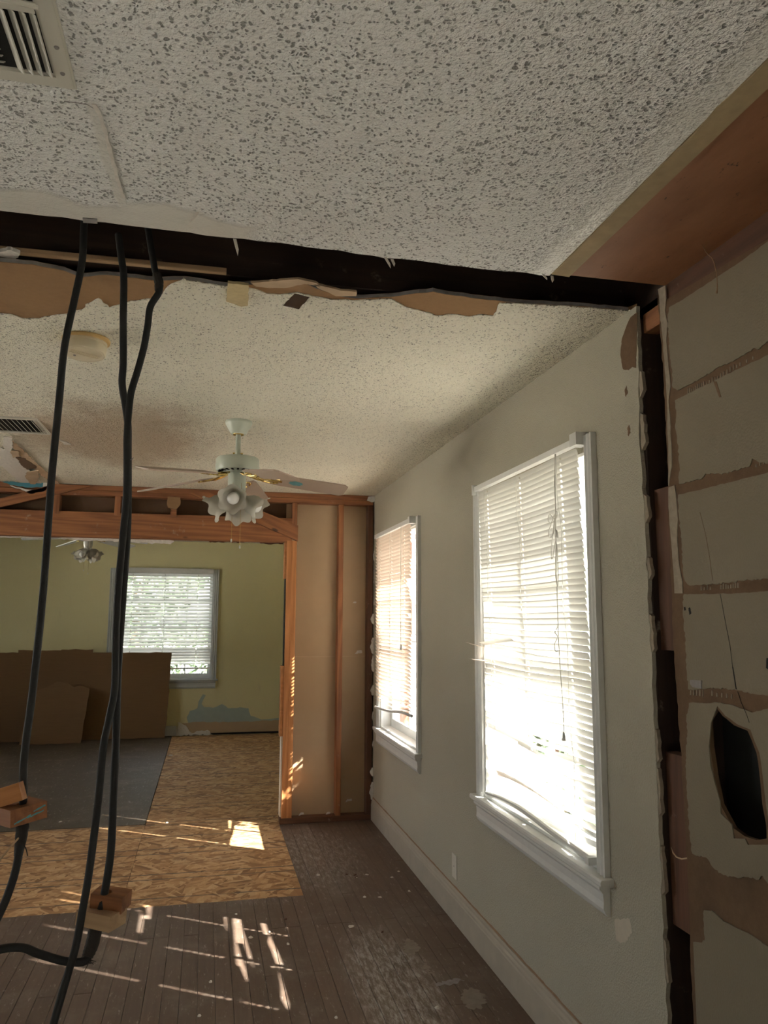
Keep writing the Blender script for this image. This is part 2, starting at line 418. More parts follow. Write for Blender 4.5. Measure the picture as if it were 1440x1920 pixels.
M['cord'] = plain('white_cord', (.55, .53, .48), .8, .1, 60)
def glass():
    t = NT('window_glass'); tr = t.n('ShaderNodeBsdfTransparent', i_Color=(.96, .97, .97)); gl = t.n('ShaderNodeBsdfGlossy', i_Color=(1, 1, 1), i_Roughness=.02)
    fr = t.n('ShaderNodeFresnel', i_IOR=1.45); mx = t.n('ShaderNodeMixShader', i_0=t.math('MULTIPLY', fr.outputs[0], .6))
    t.t.links.new(tr.outputs[0], mx.inputs[1]); t.t.links.new(gl.outputs[0], mx.inputs[2]); return t.end(mx.outputs[0])
M['glass'] = glass()
M['enamel'] = plain('pale_sage_enamel', (.52, .56, .48), .28, .05, 10)
M['enamel_white'] = plain('white_enamel', (.66, .66, .64), .3, .05, 10)
M['blade_edge'] = plain('pinkish_fan_blade', (.42, .32, .25), .5, .08, 8)
M['blade_white'] = plain('white_fan_blade', (.62, .62, .62), .45, .06, 8)
M['brass'] = plain('polished_brass', (.78, .58, .22), .25, .08, 20, Metallic=1.0)
M['frost'] = vinyl('frosted_glass_shade', (.50, .48, .42), .45)
M['bulb'] = plain('white_bulb', (.85, .85, .83), .15, .02, 8)
M['teal'] = plain('teal_emblem', (.08, .30, .34), .5, .3, 50)
M['teal_paint'] = plain('teal_wall_paint', (.05, .20, .26), .6, .15, 20)
M['blue_grey'] = plain('pale_blue_old_paint', (.36, .42, .38), .7, .12, 12)
M['cream_plastic'] = plain('aged_cream_plastic', (.66, .58, .42), .45, .05, 8)
M['amber_plastic'] = plain('yellowed_plastic', (.60, .40, .16), .4, .08, 8)
M['vent'] = plain('beige_painted_metal', (.58, .56, .49), .5, .05, 10)
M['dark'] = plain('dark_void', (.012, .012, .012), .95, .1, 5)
M['rubber'] = plain('black_cable_jacket', (.009, .0085, .0085), .75, .25, 50, .2)
M['frayed'] = plain('frayed_cable_wrap', (.03, .024, .02), .95, .4, 90, .8)
M['outlet'] = plain('painted_over_outlet', (.56, .53, .45), .5, .05, 15)
M['black_tape'] = plain('black_tape', (.02, .02, .022), .22, .2, 30)
M['foam'] = plain('yellowed_foam', (.56, .45, .25), .95, .2, 70, .5)
M['concrete'] = plain('pale_concrete', (.52, .50, .46), .9, .12, 3)
M['grass'] = plain('lawn', (.16, .22, .07), .95, .3, 6)
M['leaf'] = vinyl('green_leaves', (.055, .085, .045), .2)
M['bark'] = plain('bark', (.12, .08, .05), .9, .3, 20, .6)
M['shingle'] = plain('roof_shingle', (.12, .11, .10), .95, .2, 30)
M['chip'] = plain('plaster_chip', (.66, .62, .55), .9, .15, 80, .4)

# ================================================================== the setting
YZ = lambda x0: (lambda u, v, t: Vector((x0+t, u, v)))      # polygon (y, z) on a wall facing -x
XY = lambda z0: (lambda u, v, t: Vector((u, v, z0+t)))      # polygon (x, y) on a ceiling or floor
XZ = lambda y0: (lambda u, v, t: Vector((u, y0+t, v)))      # polygon (x, z) on a wall facing -y
def rect(a, b, c, d): return [(a, c), (b, c), (b, d), (a, d)]
def wpx(pts, x=XR): return [(q.y, q.z) for q in (at(a, b, 0, x) for a, b in pts)]
def cpx(pts, z=H): return [(q.x, q.y) for q in (at(a, b, 2, z) for a, b in pts)]
def fpx(pts, y): return [(q.x, q.z) for q in (at(a, b, 1, y) for a, b in pts)]

# window openings in the right wall (y0, y1, z0, z1) and in the far wall (x0, x1, z0, z1)
W1 = (2.39, 3.45, .69, 2.06); W2 = (4.60, 5.64, .70, 2.06); W3 = (-1.16, .07, .70, 2.06)
FILL_W4 = [(3.0, 4.9, .6, 2.15), (7.2, 9.0, .8, 2.1)]
FILL_W0 = (-1.9, -.7, .7, 2.06)              # added unseen in the right wall to sun the near room      # left pair above likewise added for fill

# ---- floor
floor = empty('floor', (0, 4, -.14), 'worn dark strip floor patched with strand board sheets', 'floor', kind='structure')
MB().box((XL, YN, -.14), (XOUT, YF+.1, -.022)).build('subfloor', M['subfloor'], floor)
MB().box((XL, YN, -.022), (-1.66, 6.12, -.001)).build('floor_boards', M['plank'], floor)
MB().box((-1.66, YN, -.022), (XR-.005, 1.8, -.001)).build('bounce_floor', M['bounce_pale'], floor)  # pale unseen floor added to bounce sun onto the near ceiling
MB().box((XL, 6.122, -.022), (-.392, YF, -.004)).build('painted_boards', M['plank_far'], floor)
PW = .0686; k = 0; x = XR-.006
PL = {}
while x > -1.66:
    x0 = x-PW; y = 1.8 - random.uniform(0, 1.2)
    yend = 5.90 if x0 > .5 else 4.42
    y = max(y, 1.8)
    while y < yend-.02:
        L = min(random.choice((.9, 1.3, 1.7, 2.2)), yend-y)
        if yend-y-L < .3: L = yend-y
        wdt = PW if not (.5 < x0 < .58) else PW
        key = round(L, 1) if L not in PL else L
        mb = MB().bevelbox((x0+.0007, y+.0006, -.022), (x-.0007, y+L-.0006, random.uniform(-.0006, .0006)), .0013)
        mb.build('plank', M['plank'], floor); k += 1
        y += L
    x -= PW
for (a, b, c, d) in ((-.389, .572, 4.425, 6.10), (-1.63, -.391, 4.425, 6.12), (-.389, .85, 6.102, 8.38), (.852, XR, 6.0, 8.38), (-.389, .85, 8.382, YF), (.852, XR, 8.382, YF)):
    MB().bevelbox((a, c, -.022), (b, d, -.008), .001).build('strand_board_sheet', M['osb'], floor)
# smears of old glue and paint left on the planks
for i, q in enumerate(([(762,1760),(775,1763),(786,1775),(783,1785),(770,1792),(757,1786)], [(795,1806),(806,1812),(810,1826),(800,1822),(791,1815)],
                       [(868,1858),(885,1852),(900,1858),(912,1875),(905,1890),(884,1893),(868,1880)], [(815,1845),(850,1835),(872,1838),(850,1845),(818,1851)])):
    pts = ragged(cpx(q, 0), .010, .011, i, True); MB().slab(pts, [], XY(.0008), 0, .0006).build('glue_smear', M['grey_edge'] if i == 3 else M['subfloor'], floor)

# ---- ceiling of the near room
near_edge = ragged(cpx([(0,395),(60,402),(140,411),(232,422),(300,430),(430,446),(505,454),(640,470),(720,484),(780,488),(839,497),(960,509),(1030,517)]), .03, .004, 3)
ceil_n = MB().slab([(XL, YN)] + [(XL, near_edge[0][1])] + near_edge + [(.905, YN)], [], XY(H), 0, .0127).build('ceiling', M['pop_near'])
tag(ceil_n, 'grey white popcorn ceiling of the near room ending at the dark slot', 'ceiling', kind='structure')
rl = cpx([(176,196),(186,214),(198,250),(208,290),(218,330),(231,371)], H-.0012)
MB().slab(ragged([(a-.0035, b) for a, b in rl], .012, .0015, 1) + ragged([(a+.004, b) for a, b in rl[::-1]], .012, .0015, 2), [], XY(H-.0012), -.0008, .0012).build('tape_ridge', M['gypsum'], ceil_n)
rl = cpx([(120,190),(150,194),(165,197),(178,205)], H-.0004)
MB().slab([(a, b-.0012) for a, b in rl] + [(a, b+.0012) for a, b in rl[::-1]], [], XY(H-.0004), 0, .0005).build('hairline_crack', M['grey_edge'], ceil_n)
# torn paper tags hanging from the cut edge
for i, (a, b, ln) in enumerate(((370, 398, .03), (440, 448, .045), (722, 482, .03), (735, 486, .02), (1018, 515, .014), (1035, 517, .02))):
    P = at(a, b, 2, H); s = random.uniform(-.012, .012)
    MB().slab([(P.x-.004, P.z), (P.x+.004, P.z), (P.x+.005+s, P.z-ln*.6), (P.x+s*1.6, P.z-ln), (P.x-.003+s, P.z-ln*.55)], [], XZ(P.y), -.0006, .0006).build('paper_tag', M['gypsum'], ceil_n)
MB().slab(cpx([(155,409),(182,411),(183,419),(156,417)], H-.002), [], XY(H-.002), -.001, .0015).build('paper_flap', M['grey_edge'], ceil_n)

# ---- ceiling of the middle room: paper-faced board with the popcorn coat torn back from the cut edge
ceil_m = empty('ceiling', (0, 4, H), 'cream popcorn ceiling with torn brown patches and a rusty water stain', 'ceiling', kind='structure')
pe = ragged(cpx([(0,491),(60,496),(120,508),(150,520),(200,516),(300,527),(345,525),(425,537),(470,534),(571,531),(594,542),(633,556),(668,560),(735,557),(812,547),(840,553),(960,567),(1080,574),(1178,583)], H+.003), .025, .003, 5)
MB().slab([(XL, pe[0][1])] + pe + [(XR+.012, 2.06), (XR+.012, YP2+.012), (XL, YP2+.012)], [], XY(H+.003), 0, .0127).build('ceiling_board', M['paper_brown'], ceil_m)
MB().slab([(a, b-.0015) for a, b in pe] + [(a, b+.003) for a, b in pe[::-1]], [], XY(H+.004), 0, .0105).build('gypsum_core', M['grey_edge'], ceil_m)
c1 = ragged(cpx([(0,588),(20,590),(40,597),(75,598),(100,592),(130,589),(155,581),(160,572),(178,563),(185,560),(205,578),(225,572),(245,565),(265,563),(290,561),(305,552),(310,543),(330,530),(345,522)]), .018, .005, 9)
c2 = ragged(cpx([(350,527),(425,538),(463,540),(478,543),(500,551),(525,553),(560,549),(585,556),(620,562),(668,564),(735,561)]), .015, .003, 10)
c3 = ragged(cpx([(737,563),(760,576),(800,586),(820,593),(850,590),(880,595),(900,590),(925,593),(932,580),(937,569),(960,569),(1080,576),(1178,584)]), .014, .003, 11)
coat = [(XL, 2.15), (-1.3, 2.14), (-1.15, 2.32), (-.9, 2.5)] + c1 + c2 + c3 + [(XR, 2.08), (XR, YP+.004), (XL, YP+.004)]
MB().slab(coat, [], XY(H), 0, .003).build('popcorn_coat', M['pop_mid'], ceil_m)
for i, q in enumerate(([(470,531),(560,524),(592,531),(600,538),(570,533),(540,540),(505,541),(480,538)], [(590,533),(640,546),(668,548),(668,556),(630,556),(596,541)])):
    MB().slab(ragged(cpx(q, H-.004), .012, .002, 20+i, True), [], XY(H-.001), -.002, .004).build('torn_flap', M['paper_pale'], ceil_m)
# damaged corner at the far left: cracked board, peeled tape, hanging flaps
for i, (q, mt, dz) in enumerate((([(0,838),(22,850),(55,880),(95,925),(60,925),(0,870)], 'gypsum', .004), ([(22,826),(45,845),(70,870),(100,895),(112,908),(95,905),(60,875),(28,846)], 'paper_pale', .006),
        ([(30,858),(45,858),(66,872),(68,878),(50,880),(38,868)], 'paper_wall', .008), ([(50,885),(72,882),(72,900),(62,912),(48,895)], 'paper_pale', .012), ([(7,818),(23,820),(22,850),(8,852)], 'gypsum', .012), ([(20,845),(36,846),(38,855),(24,858)], 'paper_pale', .014), ([(108,823),(126,829),(134,833),(120,833)], 'gypsum', .004))):
    MB().slab(ragged(cpx(q, H-dz), .03, .006, 30+i, True), [], XY(H-dz), -.002, .002).build('peeled_flap', M[mt], ceil_m)

# ---- ceiling of the far room
o = MB().box((XL, YP2+.013, 2.47), (XR+.012, YF+.02, 2.484)).build('ceiling', M['pop_far']); tag(o, 'pale ceiling strip of the far room above the yellow wall', 'ceiling', kind='structure')

# ---- attic above the slot, roof and eave
attic = empty('roof', (0, 4, 2.47), 'dark attic framing seen through the slot in the ceiling', 'roof', kind='structure')
MB().box((XL-.14, YN-.14, 3.0), (XOUT, YF+.14, 3.06)).build('roof_deck', M['fir_dark'], attic)
MB().box((XOUT, YN-.14, 2.40), (XOUT+.62, YF+.14, 2.50)).build('eave', M['shingle'], attic)
for a, b in (((XL-.14, YN-.14, 2.455), (XL-.02, YF+.14, 3.0)), ((1.30, YN-.14, 2.455), (XOUT, YF+.14, 3.0)), ((XL, YN-.14, 2.5), (1.3, YN, 3.0)), ((XL, YF, 2.5), (1.3, YF+.14, 3.0))):
    MB().box(a, b).build('attic_side', M['fir_dark'], attic)
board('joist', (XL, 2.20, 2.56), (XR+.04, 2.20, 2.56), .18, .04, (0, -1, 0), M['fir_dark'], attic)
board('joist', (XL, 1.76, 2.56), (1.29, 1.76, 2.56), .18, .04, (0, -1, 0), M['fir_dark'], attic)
q0, q1 = at(0, 470, 2, 2.47), at(430, 512, 2, 2.47)
board('furring_strip', (q0.x-.3, 2.163, 2.472), (.02, 2.150, 2.468), .016, .02, (0, -1, 0), M['fir_pale'], attic)
MB().slab(ragged([(q.x, q.y) for q in (at(a, b, 2, 2.462) for a, b in ((0,470),(20,466),(38,474),(30,484),(24,488),(12,481),(0,478)))], .008, .003, 3, True), [], XY(2.462), -.004, .006).build('crumpled_foil', M['gypsum'], attic)

# ---- brown panel and batten where cabinets hung, over the right end of the near room
pan = empty('trim_1', (1.1, .6, H), 'brown veneered panel with a pale batten above the bare near wall', 'panel', kind='structure')
MB().box((.93, YN, H+.006), (1.31, 1.905, H+.014)).build('veneer_panel', M['veneer'], pan)
bt = ragged([(.903, YN), (.903, 1.896)], .08, .004, 4)
MB().slab(bt + [(.958, 1.90), (.955, 1.0), (.962, YN)], [], XY(H), -.002, .006).build('batten', M['batten'], pan)

# ---- right wall of the middle room with two windows
wr = empty('wall_right', (XR, 4, 0), 'cream textured plaster wall with two windows', 'wall', kind='structure')
edge = ragged([(2.045, .0), (2.040, .402), (2.043, 1.15), (2.048, 1.77), (2.058, 2.0), (2.050, 2.2), (2.045, 2.44)], .03, .005, 12)
MB().slab(edge + [(YP2, H+.003), (YP2, 0)], [rect(W1[0], W1[1], W1[2], W1[3]), rect(W2[0], W2[1], W2[2], W2[3])], YZ(XR), 0, .0127).build('plaster_board', M['wall_cream'], wr)
MB().box((XR, YP2+.013, 0), (XR+.0127, YF, 2.47)).build('far_plaster_board', M['wall_yellow'], wr)
MB().slab(rect(YN-.14, YF+.14, -.14, 2.46), [rect(*FILL_W0), rect(*W1), rect(*W2)], YZ(1.362), 0, .03).build('sheathing', M['siding'], wr)
MB().slab(rect(YN-.14, YF+.14, -.42, 2.40), [rect(q[0], q[1], q[2]-.06, q[3]+.01) for q in (FILL_W0, W1, W2)], YZ(XOUT), 0, .095).build('added_veneer', M['outer_red'], wr)  # unseen outer layer added so that deep reveals shade the blinds
MB().slab(ragged(wpx([(1195,585),(1192,690),(1185,688),(1178,694),(1168,692),(1163,665),(1166,635),(1175,610),(1182,595)], XR-.001), .008, .0015, 14, True), [], YZ(XR-.001), 0, .0012).build('bare_patch', M['paper_wall'], wr)
for i, (a, b) in enumerate(((1174, 733), (1179, 807))):
    P = at(a, b, 0, XR-.0005); MB().slab(ragged([(P.y-.009, P.z-.01), (P.y+.004, P.z-.018), (P.y+.008, P.z+.006), (P.y-.003, P.z+.016)], .006, .003, i, True), [], YZ(XR-.0008), 0, .001).build('nail_gouge', M['paper_wall'], wr)
MB().slab(ragged(wpx([(1152,1725),(1180,1722),(1185,1750),(1172,1768),(1156,1765)], XR-.0005), .008, .003, 15, True), [], YZ(XR-.0005), 0, .0006).build('rubbed_patch', plain('rubbed_paint', (.50, .44, .35), .8, .15, 60), wr)
# ragged gypsum along the cut edge
rg = random.Random(5)
for i in range(9):
    z = .5 + i*.215 + rg.uniform(-.05, .05); h = rg.uniform(.05, .13)
    MB().slab(ragged([(2.028, z), (2.05, z-.02), (2.052, z+h), (2.036, z+h-.01)], .015, .004, i, True), [], YZ(XR+.002), 0, .011).build('gypsum_crumb', M['gypsum_dirty'], wr)
# studs and blocking inside the slot where the partition met this wall
board('stud', (1.31, 2.066, 0), (1.31, 2.066, 2.40), .038, .086, (1, 0, 0), M['fir_dark'], wr)  # near-black wood colour carries the shade of the wall cavity
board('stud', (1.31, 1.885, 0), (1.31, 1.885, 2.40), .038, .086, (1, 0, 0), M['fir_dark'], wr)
board('blocking', (1.30, 1.905, 2.385), (1.30, 2.046, 2.385), .06, .05, (1, 0, 0), M['fir'], wr)
board('blocking', (1.305, 1.976, 1.40), (1.305, 1.976, 1.868), .138, .04, (-1, 0, 0), M['fir_red'], wr)
board('blocking', (1.302, 1.972, .655), (1.302, 1.972, 1.115), .138, .04, (-1, 0, 0), M['fir_red'], wr)
MB().box((1.345, .3, 0), (1.361, 2.10, 2.44)).build('cavity_shade', M['dark'], wr)  # dark sheet standing in for the shade inside the wall

# ---- right wall of the near room: torn strips between painted panels where shelves were glued
wn = empty('wall_right', (XR, .5, 0), 'scarred near wall with torn horizontal strips and a ragged hole', 'wall', kind='structure')
hole_in = wpx([(1347.5,1328),(1358,1342),(1366,1348),(1380,1360),(1405,1370),(1413,1388),(1422,1412),(1425,1430),(1428,1455),(1433,1508),(1440,1546),(1441,1572),(1422,1575),(1400,1568),(1378,1552),(1354,1508),(1343,1454),(1335,1400),(1332,1350)], XR+.008)
hole_out = wpx([(1345,1324),(1360,1342),(1368,1347),(1382,1358),(1407,1368),(1414,1388),(1424,1412),(1427,1430),(1430,1455),(1436,1508),(1442,1546),(1444,1584),(1402,1584),(1397,1573),(1376,1572),(1372,1546),(1351,1525),(1350,1503),(1340,1468),(1332,1435),(1329,1400),(1333,1355)], XR)
bedge = wpx([(1234,545),(1236,570),(1240,607),(1247,712),(1254,850),(1256,910),(1256,950),(1258,1000),(1262,1100),(1265,1200),(1272,1300),(1279,1400),(1288,1550),(1296,1700),(1298,1800),(1304,1920)], XR+.008)
bedge = [(a, b) for a, b in bedge] + [(1.885, .0)]
bedge = ragged(bedge, .02, .003, 31)
MB().slab([(YN, 0), (YN, 2.372)] + [(1.44, 2.372), (1.93, 2.40)] + bedge[1:], [hole_in, rect(*FILL_W0)], YZ(XR+.003), 0, .0117).build('bare_board', M['paper_wall'], wn)
board('top_plate', (1.285, YN, 2.425), (1.285, 1.915, 2.425), .10, .045, (1, 0, 0), M['fir_red'], wn)
YB = .55     # the panels run this far back, past the frame
def panel(top, bot, left, seed, holes=()):
    """painted panel: ragged upper, lower and left outline in photo points, extended back past the frame"""
    T, B_, L = wpx(top), wpx(bot), wpx(left)
    def ext(p): a, b = p[-2], p[-1]; s = (b[1]-a[1])/(b[0]-a[0]) if abs(b[0]-a[0]) > 1e-4 else 0; return (YB, p[-1][1])
    outl = ragged(L, .007, .0035, seed) + ragged(B_, .007, .0024, seed+1) + [ext(B_), ext(T)] + ragged(T[::-1], .012, .0012, seed+2)
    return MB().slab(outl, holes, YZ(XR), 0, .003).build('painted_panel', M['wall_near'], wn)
def ca(pts): return [(1140+a*.25, 500+b*.25) for a, b in pts]
def cb(pts): return [(1140+a*.25, 950+b*.25) for a, b in pts]
def cc(pts): return [(1140+a*.2708, 1400+b*.2708) for a, b in pts]
panel([(1254,577),(1300,549),(1350,516),(1400,482),(1440,452)], ca([(520,928),(610,883),(640,868),(770,793),(800,768),(920,713),(1000,668),(1100,610),(1120,622),(1190,562)]),
      [(1254,578)] + ca([(447,400),(457,560),(462,650),(485,850),(478,890),(505,915)]), 101)
panel(ca([(505,1000),(560,972),(800,852),(1000,756),(1200,662)]), ca([(535,1630),(700,1592),(730,1553),(830,1550),(850,1558),(1060,1498),(1080,1440),(1140,1470),(1200,1474)]),
      ca([(500,1005),(512,1120),(502,1190),(522,1330),(537,1500),(530,1625)]), 111)
panel(ca([(530,1708),(700,1672),(1000,1592),(1200,1542)]), cb([(575,555),(600,585),(690,588),(960,566),(970,555),(1040,545),(1060,550),(1200,540)]),
      ca([(526,1712),(530,1850)]) + cb([(535,100),(553,300),(560,480),(572,545)]), 121)
panel(cb([(572,656),(840,652),(1060,646),(1200,632)]), cb([(605,1372),(790,1358),(960,1376),(1080,1402),(1200,1412)]),
      cb([(566,660),(560,800),(582,1050),(592,1250),(600,1365)]), 131)
panel(cb([(612,1470),(740,1474),(800,1466),(900,1482),(960,1500),(1080,1545),(1200,1515)]), cc([(600,750),(680,768),(740,850),(800,890),(900,912),(1000,905),(1040,922),(1070,892),(1108,950)]),
      cb([(606,1475),(588,1560),(594,1700),(582,1900)]) + cc([(545,300),(568,650),(585,742)]), 141, [hole_out])
panel(cc([(668,1132),(720,1136),(800,1211),(900,1262),(1000,1312),(1108,1386)]), [(1318,1930),(1440,1990)],
      cc([(662,1135),(668,1345),(640,1360),(655,1500),(660,1700),(668,1900)]) + [(1318,1925)], 151)
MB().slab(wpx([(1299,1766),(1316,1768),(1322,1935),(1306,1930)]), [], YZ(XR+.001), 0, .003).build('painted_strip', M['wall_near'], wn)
MB().slab(rect(YN, YB, 0, 2.372), [rect(*FILL_W0)], YZ(XR), 0, .003).build('painted_panel', M['wall_near'], wn)
# ridges of old adhesive left in the strips
for (a0, b0, a1, b1, n, h) in ((1290,738,1320,724,9,9), (1325,721,1352,708,6,9), (1357,705,1388,686,6,10), (1400,680,1412,674,2,9), (1315,1107,1332,1106,4,9), (1352,1105,1384,1102,8,10), (1295,1303,1318,1306,5,12), (1335,1305,1372,1310,5,10), (1418,876,1432,870,3,7)):
    for i in range(n):
        f = i/max(1, n-1); P = at(a0+(a1-a0)*f, b0+(b1-b0)*f, 0, XR+.002); q = at(a0+(a1-a0)*f, b0+(b1-b0)*f-h*random.uniform(.6, 1.1), 0, XR+.002)
        MB().slab([(P.y-.0016, P.z), (P.y+.0016, P.z), (q.y+.0014, q.z), (q.y-.0014, q.z)], [], YZ(XR+.0012), 0, .0022).build('adhesive_ridge', M['gypsum_dirty'], wn)
# cracks, gouges and scraps on the panels
def crack(pts, wd=.0018, mt='dark'):
    P = wpx(pts); n = len(P); l = [(p[0]-wd/2, p[1]) for p in P]; r = [(p[0]+wd/2, p[1]) for p in P[::-1]]
    MB().slab(l+r, [], YZ(XR-.0004), 0, .0006).build('crack', M[mt], wn)
crack(cb([(690,40),(735,220),(762,380),(785,555)]), .0012, 'paper_wall'); crack(cb([(842,655),(880,860),(915,1040),(935,1200)]), .0016); crack(cb([(935,1200),(948,1280),(962,1370)]), .0038); crack(cb([(972,1385),(1000,1470),(1040,1560),(1060,1620)]), .0016)
MB().slab(wpx(ca([(790,858),(815,862),(850,978),(835,980)])), [], YZ(XR-.0006), 0, .0008).build('paint_gouge', M['paper_wall'], wn)
for q in ([(605,760),(615,755),(625,800),(612,812)], [(570,755),(580,752),(584,775),(574,780)], [(1190,1135),(1230,1135),(1230,1235),(1186,1210)]):
    MB().slab(ragged(wpx(cb(q)), .006, .001, 3, True), [], YZ(XR-.0006), 0, .0008).build('paint_gouge', M['dark'], wn)
MB().slab(ragged(wpx(cb([(622,1300),(705,1304),(706,1366),(640,1352),(622,1330)])), .01, .001, 4, True), [], YZ(XR-.003), 0, .0035).build('paper_scrap', M['grey_edge'], wn)
MB().tube([at(a, b, 0, XR-.012+.006*i) for i, (a, b) in enumerate(cc([(437,695),(450,735),(475,765),(510,778),(560,770),(600,775)]))], [.0006, .0018, .002, .0022, .002, .001], 6).build('curled_paper', M['paper_pale'], wn)
MB().slab(ragged(wpx(ca([(375,170),(432,140),(436,240),(430,330),(450,420),(440,560),(452,700),(470,900),(455,1000),(470,1200),(480,1500),(455,1650),(445,1000),(425,700),(400,430)]), XR+.002), .02, .002, 5, True), [], YZ(XR+.001), 0, .004).build('broken_gypsum_edge', M['gypsum_dirty'], wn)
MB().slab(ragged(wpx(ca([(455,1655),(500,1640),(510,1700),(520,1800),(525,1900)]) + cb([(520,250),(530,400),(560,560),(562,650),(500,650),(490,450),(470,200),(455,0)]), XR+.002), .02, .002, 6, True), [], YZ(XR+.001), 0, .004).build('broken_gypsum_edge', M['gypsum_dirty'], wn)

# ---- walls the photo does not show, with windows added for fill light
wl = MB().slab(rect(YN-.14, YF+.14, -.14, 2.5), [rect(*q) for q in FILL_W4], YZ(XL-.14), 0, .14).build('wall_left', M['wall_white']); tag(wl, 'plain white wall closing the rooms on the left', 'wall', kind='structure')
wb = MB().slab(rect(XL, XOUT, -.14, 2.5), [], XZ(YN-.14), 0, .14).build('wall_back', M['wall_white']); tag(wb, 'plain white wall behind the camera', 'wall', kind='structure')

# ---- far wall with window 3
wf = empty('wall_far', (0, YF, 0), 'yellow green painted wall of the far room', 'wall', kind='structure')
MB().slab(rect(XL, XOUT, -.14, 2.5), [rect(*W3)], XZ(YF), 0, .14).build('plaster_board', M['wall_yellow'], wf)
MB().slab(ragged(fpx([(350,1345),(356,1333),(370,1328),(372,1316),(380,1302),(386,1303),(378,1320),(383,1326),(400,1327),(416,1320),(428,1328),(450,1326),(466,1328),(470,1342),(490,1349),(523,1346),(523,1353),(460,1355),(400,1357),(355,1359)], YF-.001), .04, .006, 7, True), [], XZ(YF-.0015), 0, .0015).build('peeled_patch', M['blue_grey'], wf)
MB().slab(ragged([(-.30, 0), (-.30, .15), (-.1, .165), (.3, .15), (.7, .155), (1.25, .16), (1.25, 0)], .05, .008, 8, True), [], XZ(YF-.003), 0, .003).build('bare_lath_strip', M['paper_back'], wf)
MB().slab(ragged([(-.34, .0), (-.32, .17), (-.22, .12), (-.15, .03), (.05, .06), (.12, .0)], .03, .012, 9, True), [], XZ(YF-.02), 0, .017).build('gypsum_crumble', M['gypsum'], wf)
MB().box((-.26, YF-.012, 0), (1.25, YF-.003, .022)).build('floor_gap', M['dark'], wf)
bf = MB().box((-1.9, YF-.016, 0), (-.335, YF, .12)).build('baseboard_far', M['trim_grey']); tag(bf, 'short grey baseboard left beside the cardboard on the far wall', 'baseboard', kind='structure')

# ---- stud partition between the middle and the far room
wp = empty('wall_partition', (0, YP, 0), 'opened stud partition with header beam and let-in diagonal braces', 'wall', kind='structure')
ym = (YP+YP2)/2; D = YP2-YP
def stud(x, z0, z1, wdt=.038, mt='fir', y=ym, d=D): return board('stud', (x, y, z0), (x, y, z1), wdt, d, (0, -1, 0), M[mt], wp)
stud(.609+.019, .042, 2.07, .038, 'fir_light'); stud(.590, .042, 2.07, .038, 'fir_light'); stud(.989, .042, 2.362); stud(1.222, .042, 2.362, .04, 'fir_red')
stud(.628, 2.19, 2.362)
for x in (-1.085, -.668, -.268): stud(x, 2.222, 2.362, .04, 'fir', ym-.006)
stud(-2.22, .0, 2.07); stud(-2.18, .0, 2.07); stud(-1.6, 2.222, 2.362)
board('top_plate', (XL, ym, 2.42), (XR, ym, 2.42), D, .037, (0, 0, 1), M['fir'], wp)
board('top_plate', (XL, ym, 2.382), (1.242, ym, 2.382), D-.004, .037, (0, 0, 1), M['fir'], wp)
board('sill_plate', (.56, ym, .02), (1.245, ym, .02), D, .038, (0, 0, 1), M['fir_red'], wp)
board('header_beam', (-2.2, YP+.021, 2.150), (.61, YP+.021, 2.150), .185, .036, (0, -1, 0), M['fir'], wp)
board('header_beam', (-2.2, YP+.066, 2.150), (.61, YP+.066, 2.150), .185, .036, (0, -1, 0), M['fir'], wp)
def brace(poly, name='brace'):
    P = [Vector(p) for p in poly]; a = (P[0]+P[1])/2; b = (P[2]+P[3])/2
    ang = math.atan2(b.y-a.y, b.x-a.x); c = (a+b)/2
    R2 = Matrix.Rotation(-ang, 2); loc = [R2 @ (p-c) for p in P]
    mb = MB().slab([(q.x, q.y) for q in loc], [], lambda u, v, t: Vector((u, t, v)), -.016, .012)
    me = bpy.data.meshes.new(name); me.from_pydata(mb.v, [], mb.f); me.update()
    bm = bmesh.new(); bm.from_mesh(me); bmesh.ops.recalc_face_normals(bm, faces=bm.faces); bm.to_mesh(me); bm.free()
    return link(name, me, M['fir'], wp, (c.x, YP-.004, c.y), (0, -ang, 0))
brace([(-.17, 2.405), (.0, 2.425), (.652, 2.185), (.652, 2.065)])
brace([(-.84, 2.43), (-1.1, 2.435), (-1.75, 2.215), (-1.55, 2.225)])
# drywall of the far room seen from behind
sm = 1.195
MB().box((.571, YP2, .02), (XR, YP2+.0127, sm-.001)).build('backing_panel', M['paper_back'], wp)
MB().box((.571, YP2, sm+.001), (XR, YP2+.0127, 2.44)).build('backing_panel', M['paper_back'], wp)
MB().box((XL, YP2, 2.06), (.570, YP2+.0127, 2.47)).build('backing_panel', M['back_shaded'], wp)
MB().box((XL, YP-.02, 0), (-2.24, YP2+.0127, 2.36)).build('closed_wall', M['wall_white'], wp)
MB().box((.571, YP2-.001, sm-.004), (1.2, YP2, sm+.001)).build('seam_line', M['paper_pale'], wp)
# remains of trim and drywall clinging to the opening
for (z0, z1, mt, xx) in ((1.78, 2.06, 'fir_light', .557), (1.13, 1.78, 'dark', .566), (.62, 1.13, 'fir_light', .548), (.05, .62, 'gypsum', .56)):
    MB().box((xx, YP+.012, z0), (.5705, YP2+.012, z1)).build('jamb_scrap', M[mt], wp)
def scrap(name, pts, y, t, mt, seed, step=.02, amp=.006): return MB().slab(ragged(pts, step, amp, seed, True), [], XZ(y), -t, 0).build(name, M[mt], wp)
scrap('drywall_scrap', [(-1.06, 2.065), (-1.05, 2.045), (-.6, 2.035), (-.29, 2.028), (-.26, 2.05), (-.3, 2.062)], YP2+.012, .03, 'gypsum', 41)
scrap('drywall_scrap', [(-1.5, 2.065), (-1.5, 2.05), (-1.2, 2.052), (-1.08, 2.06), (-1.08, 2.066)], YP2+.01, .02, 'gypsum', 42)
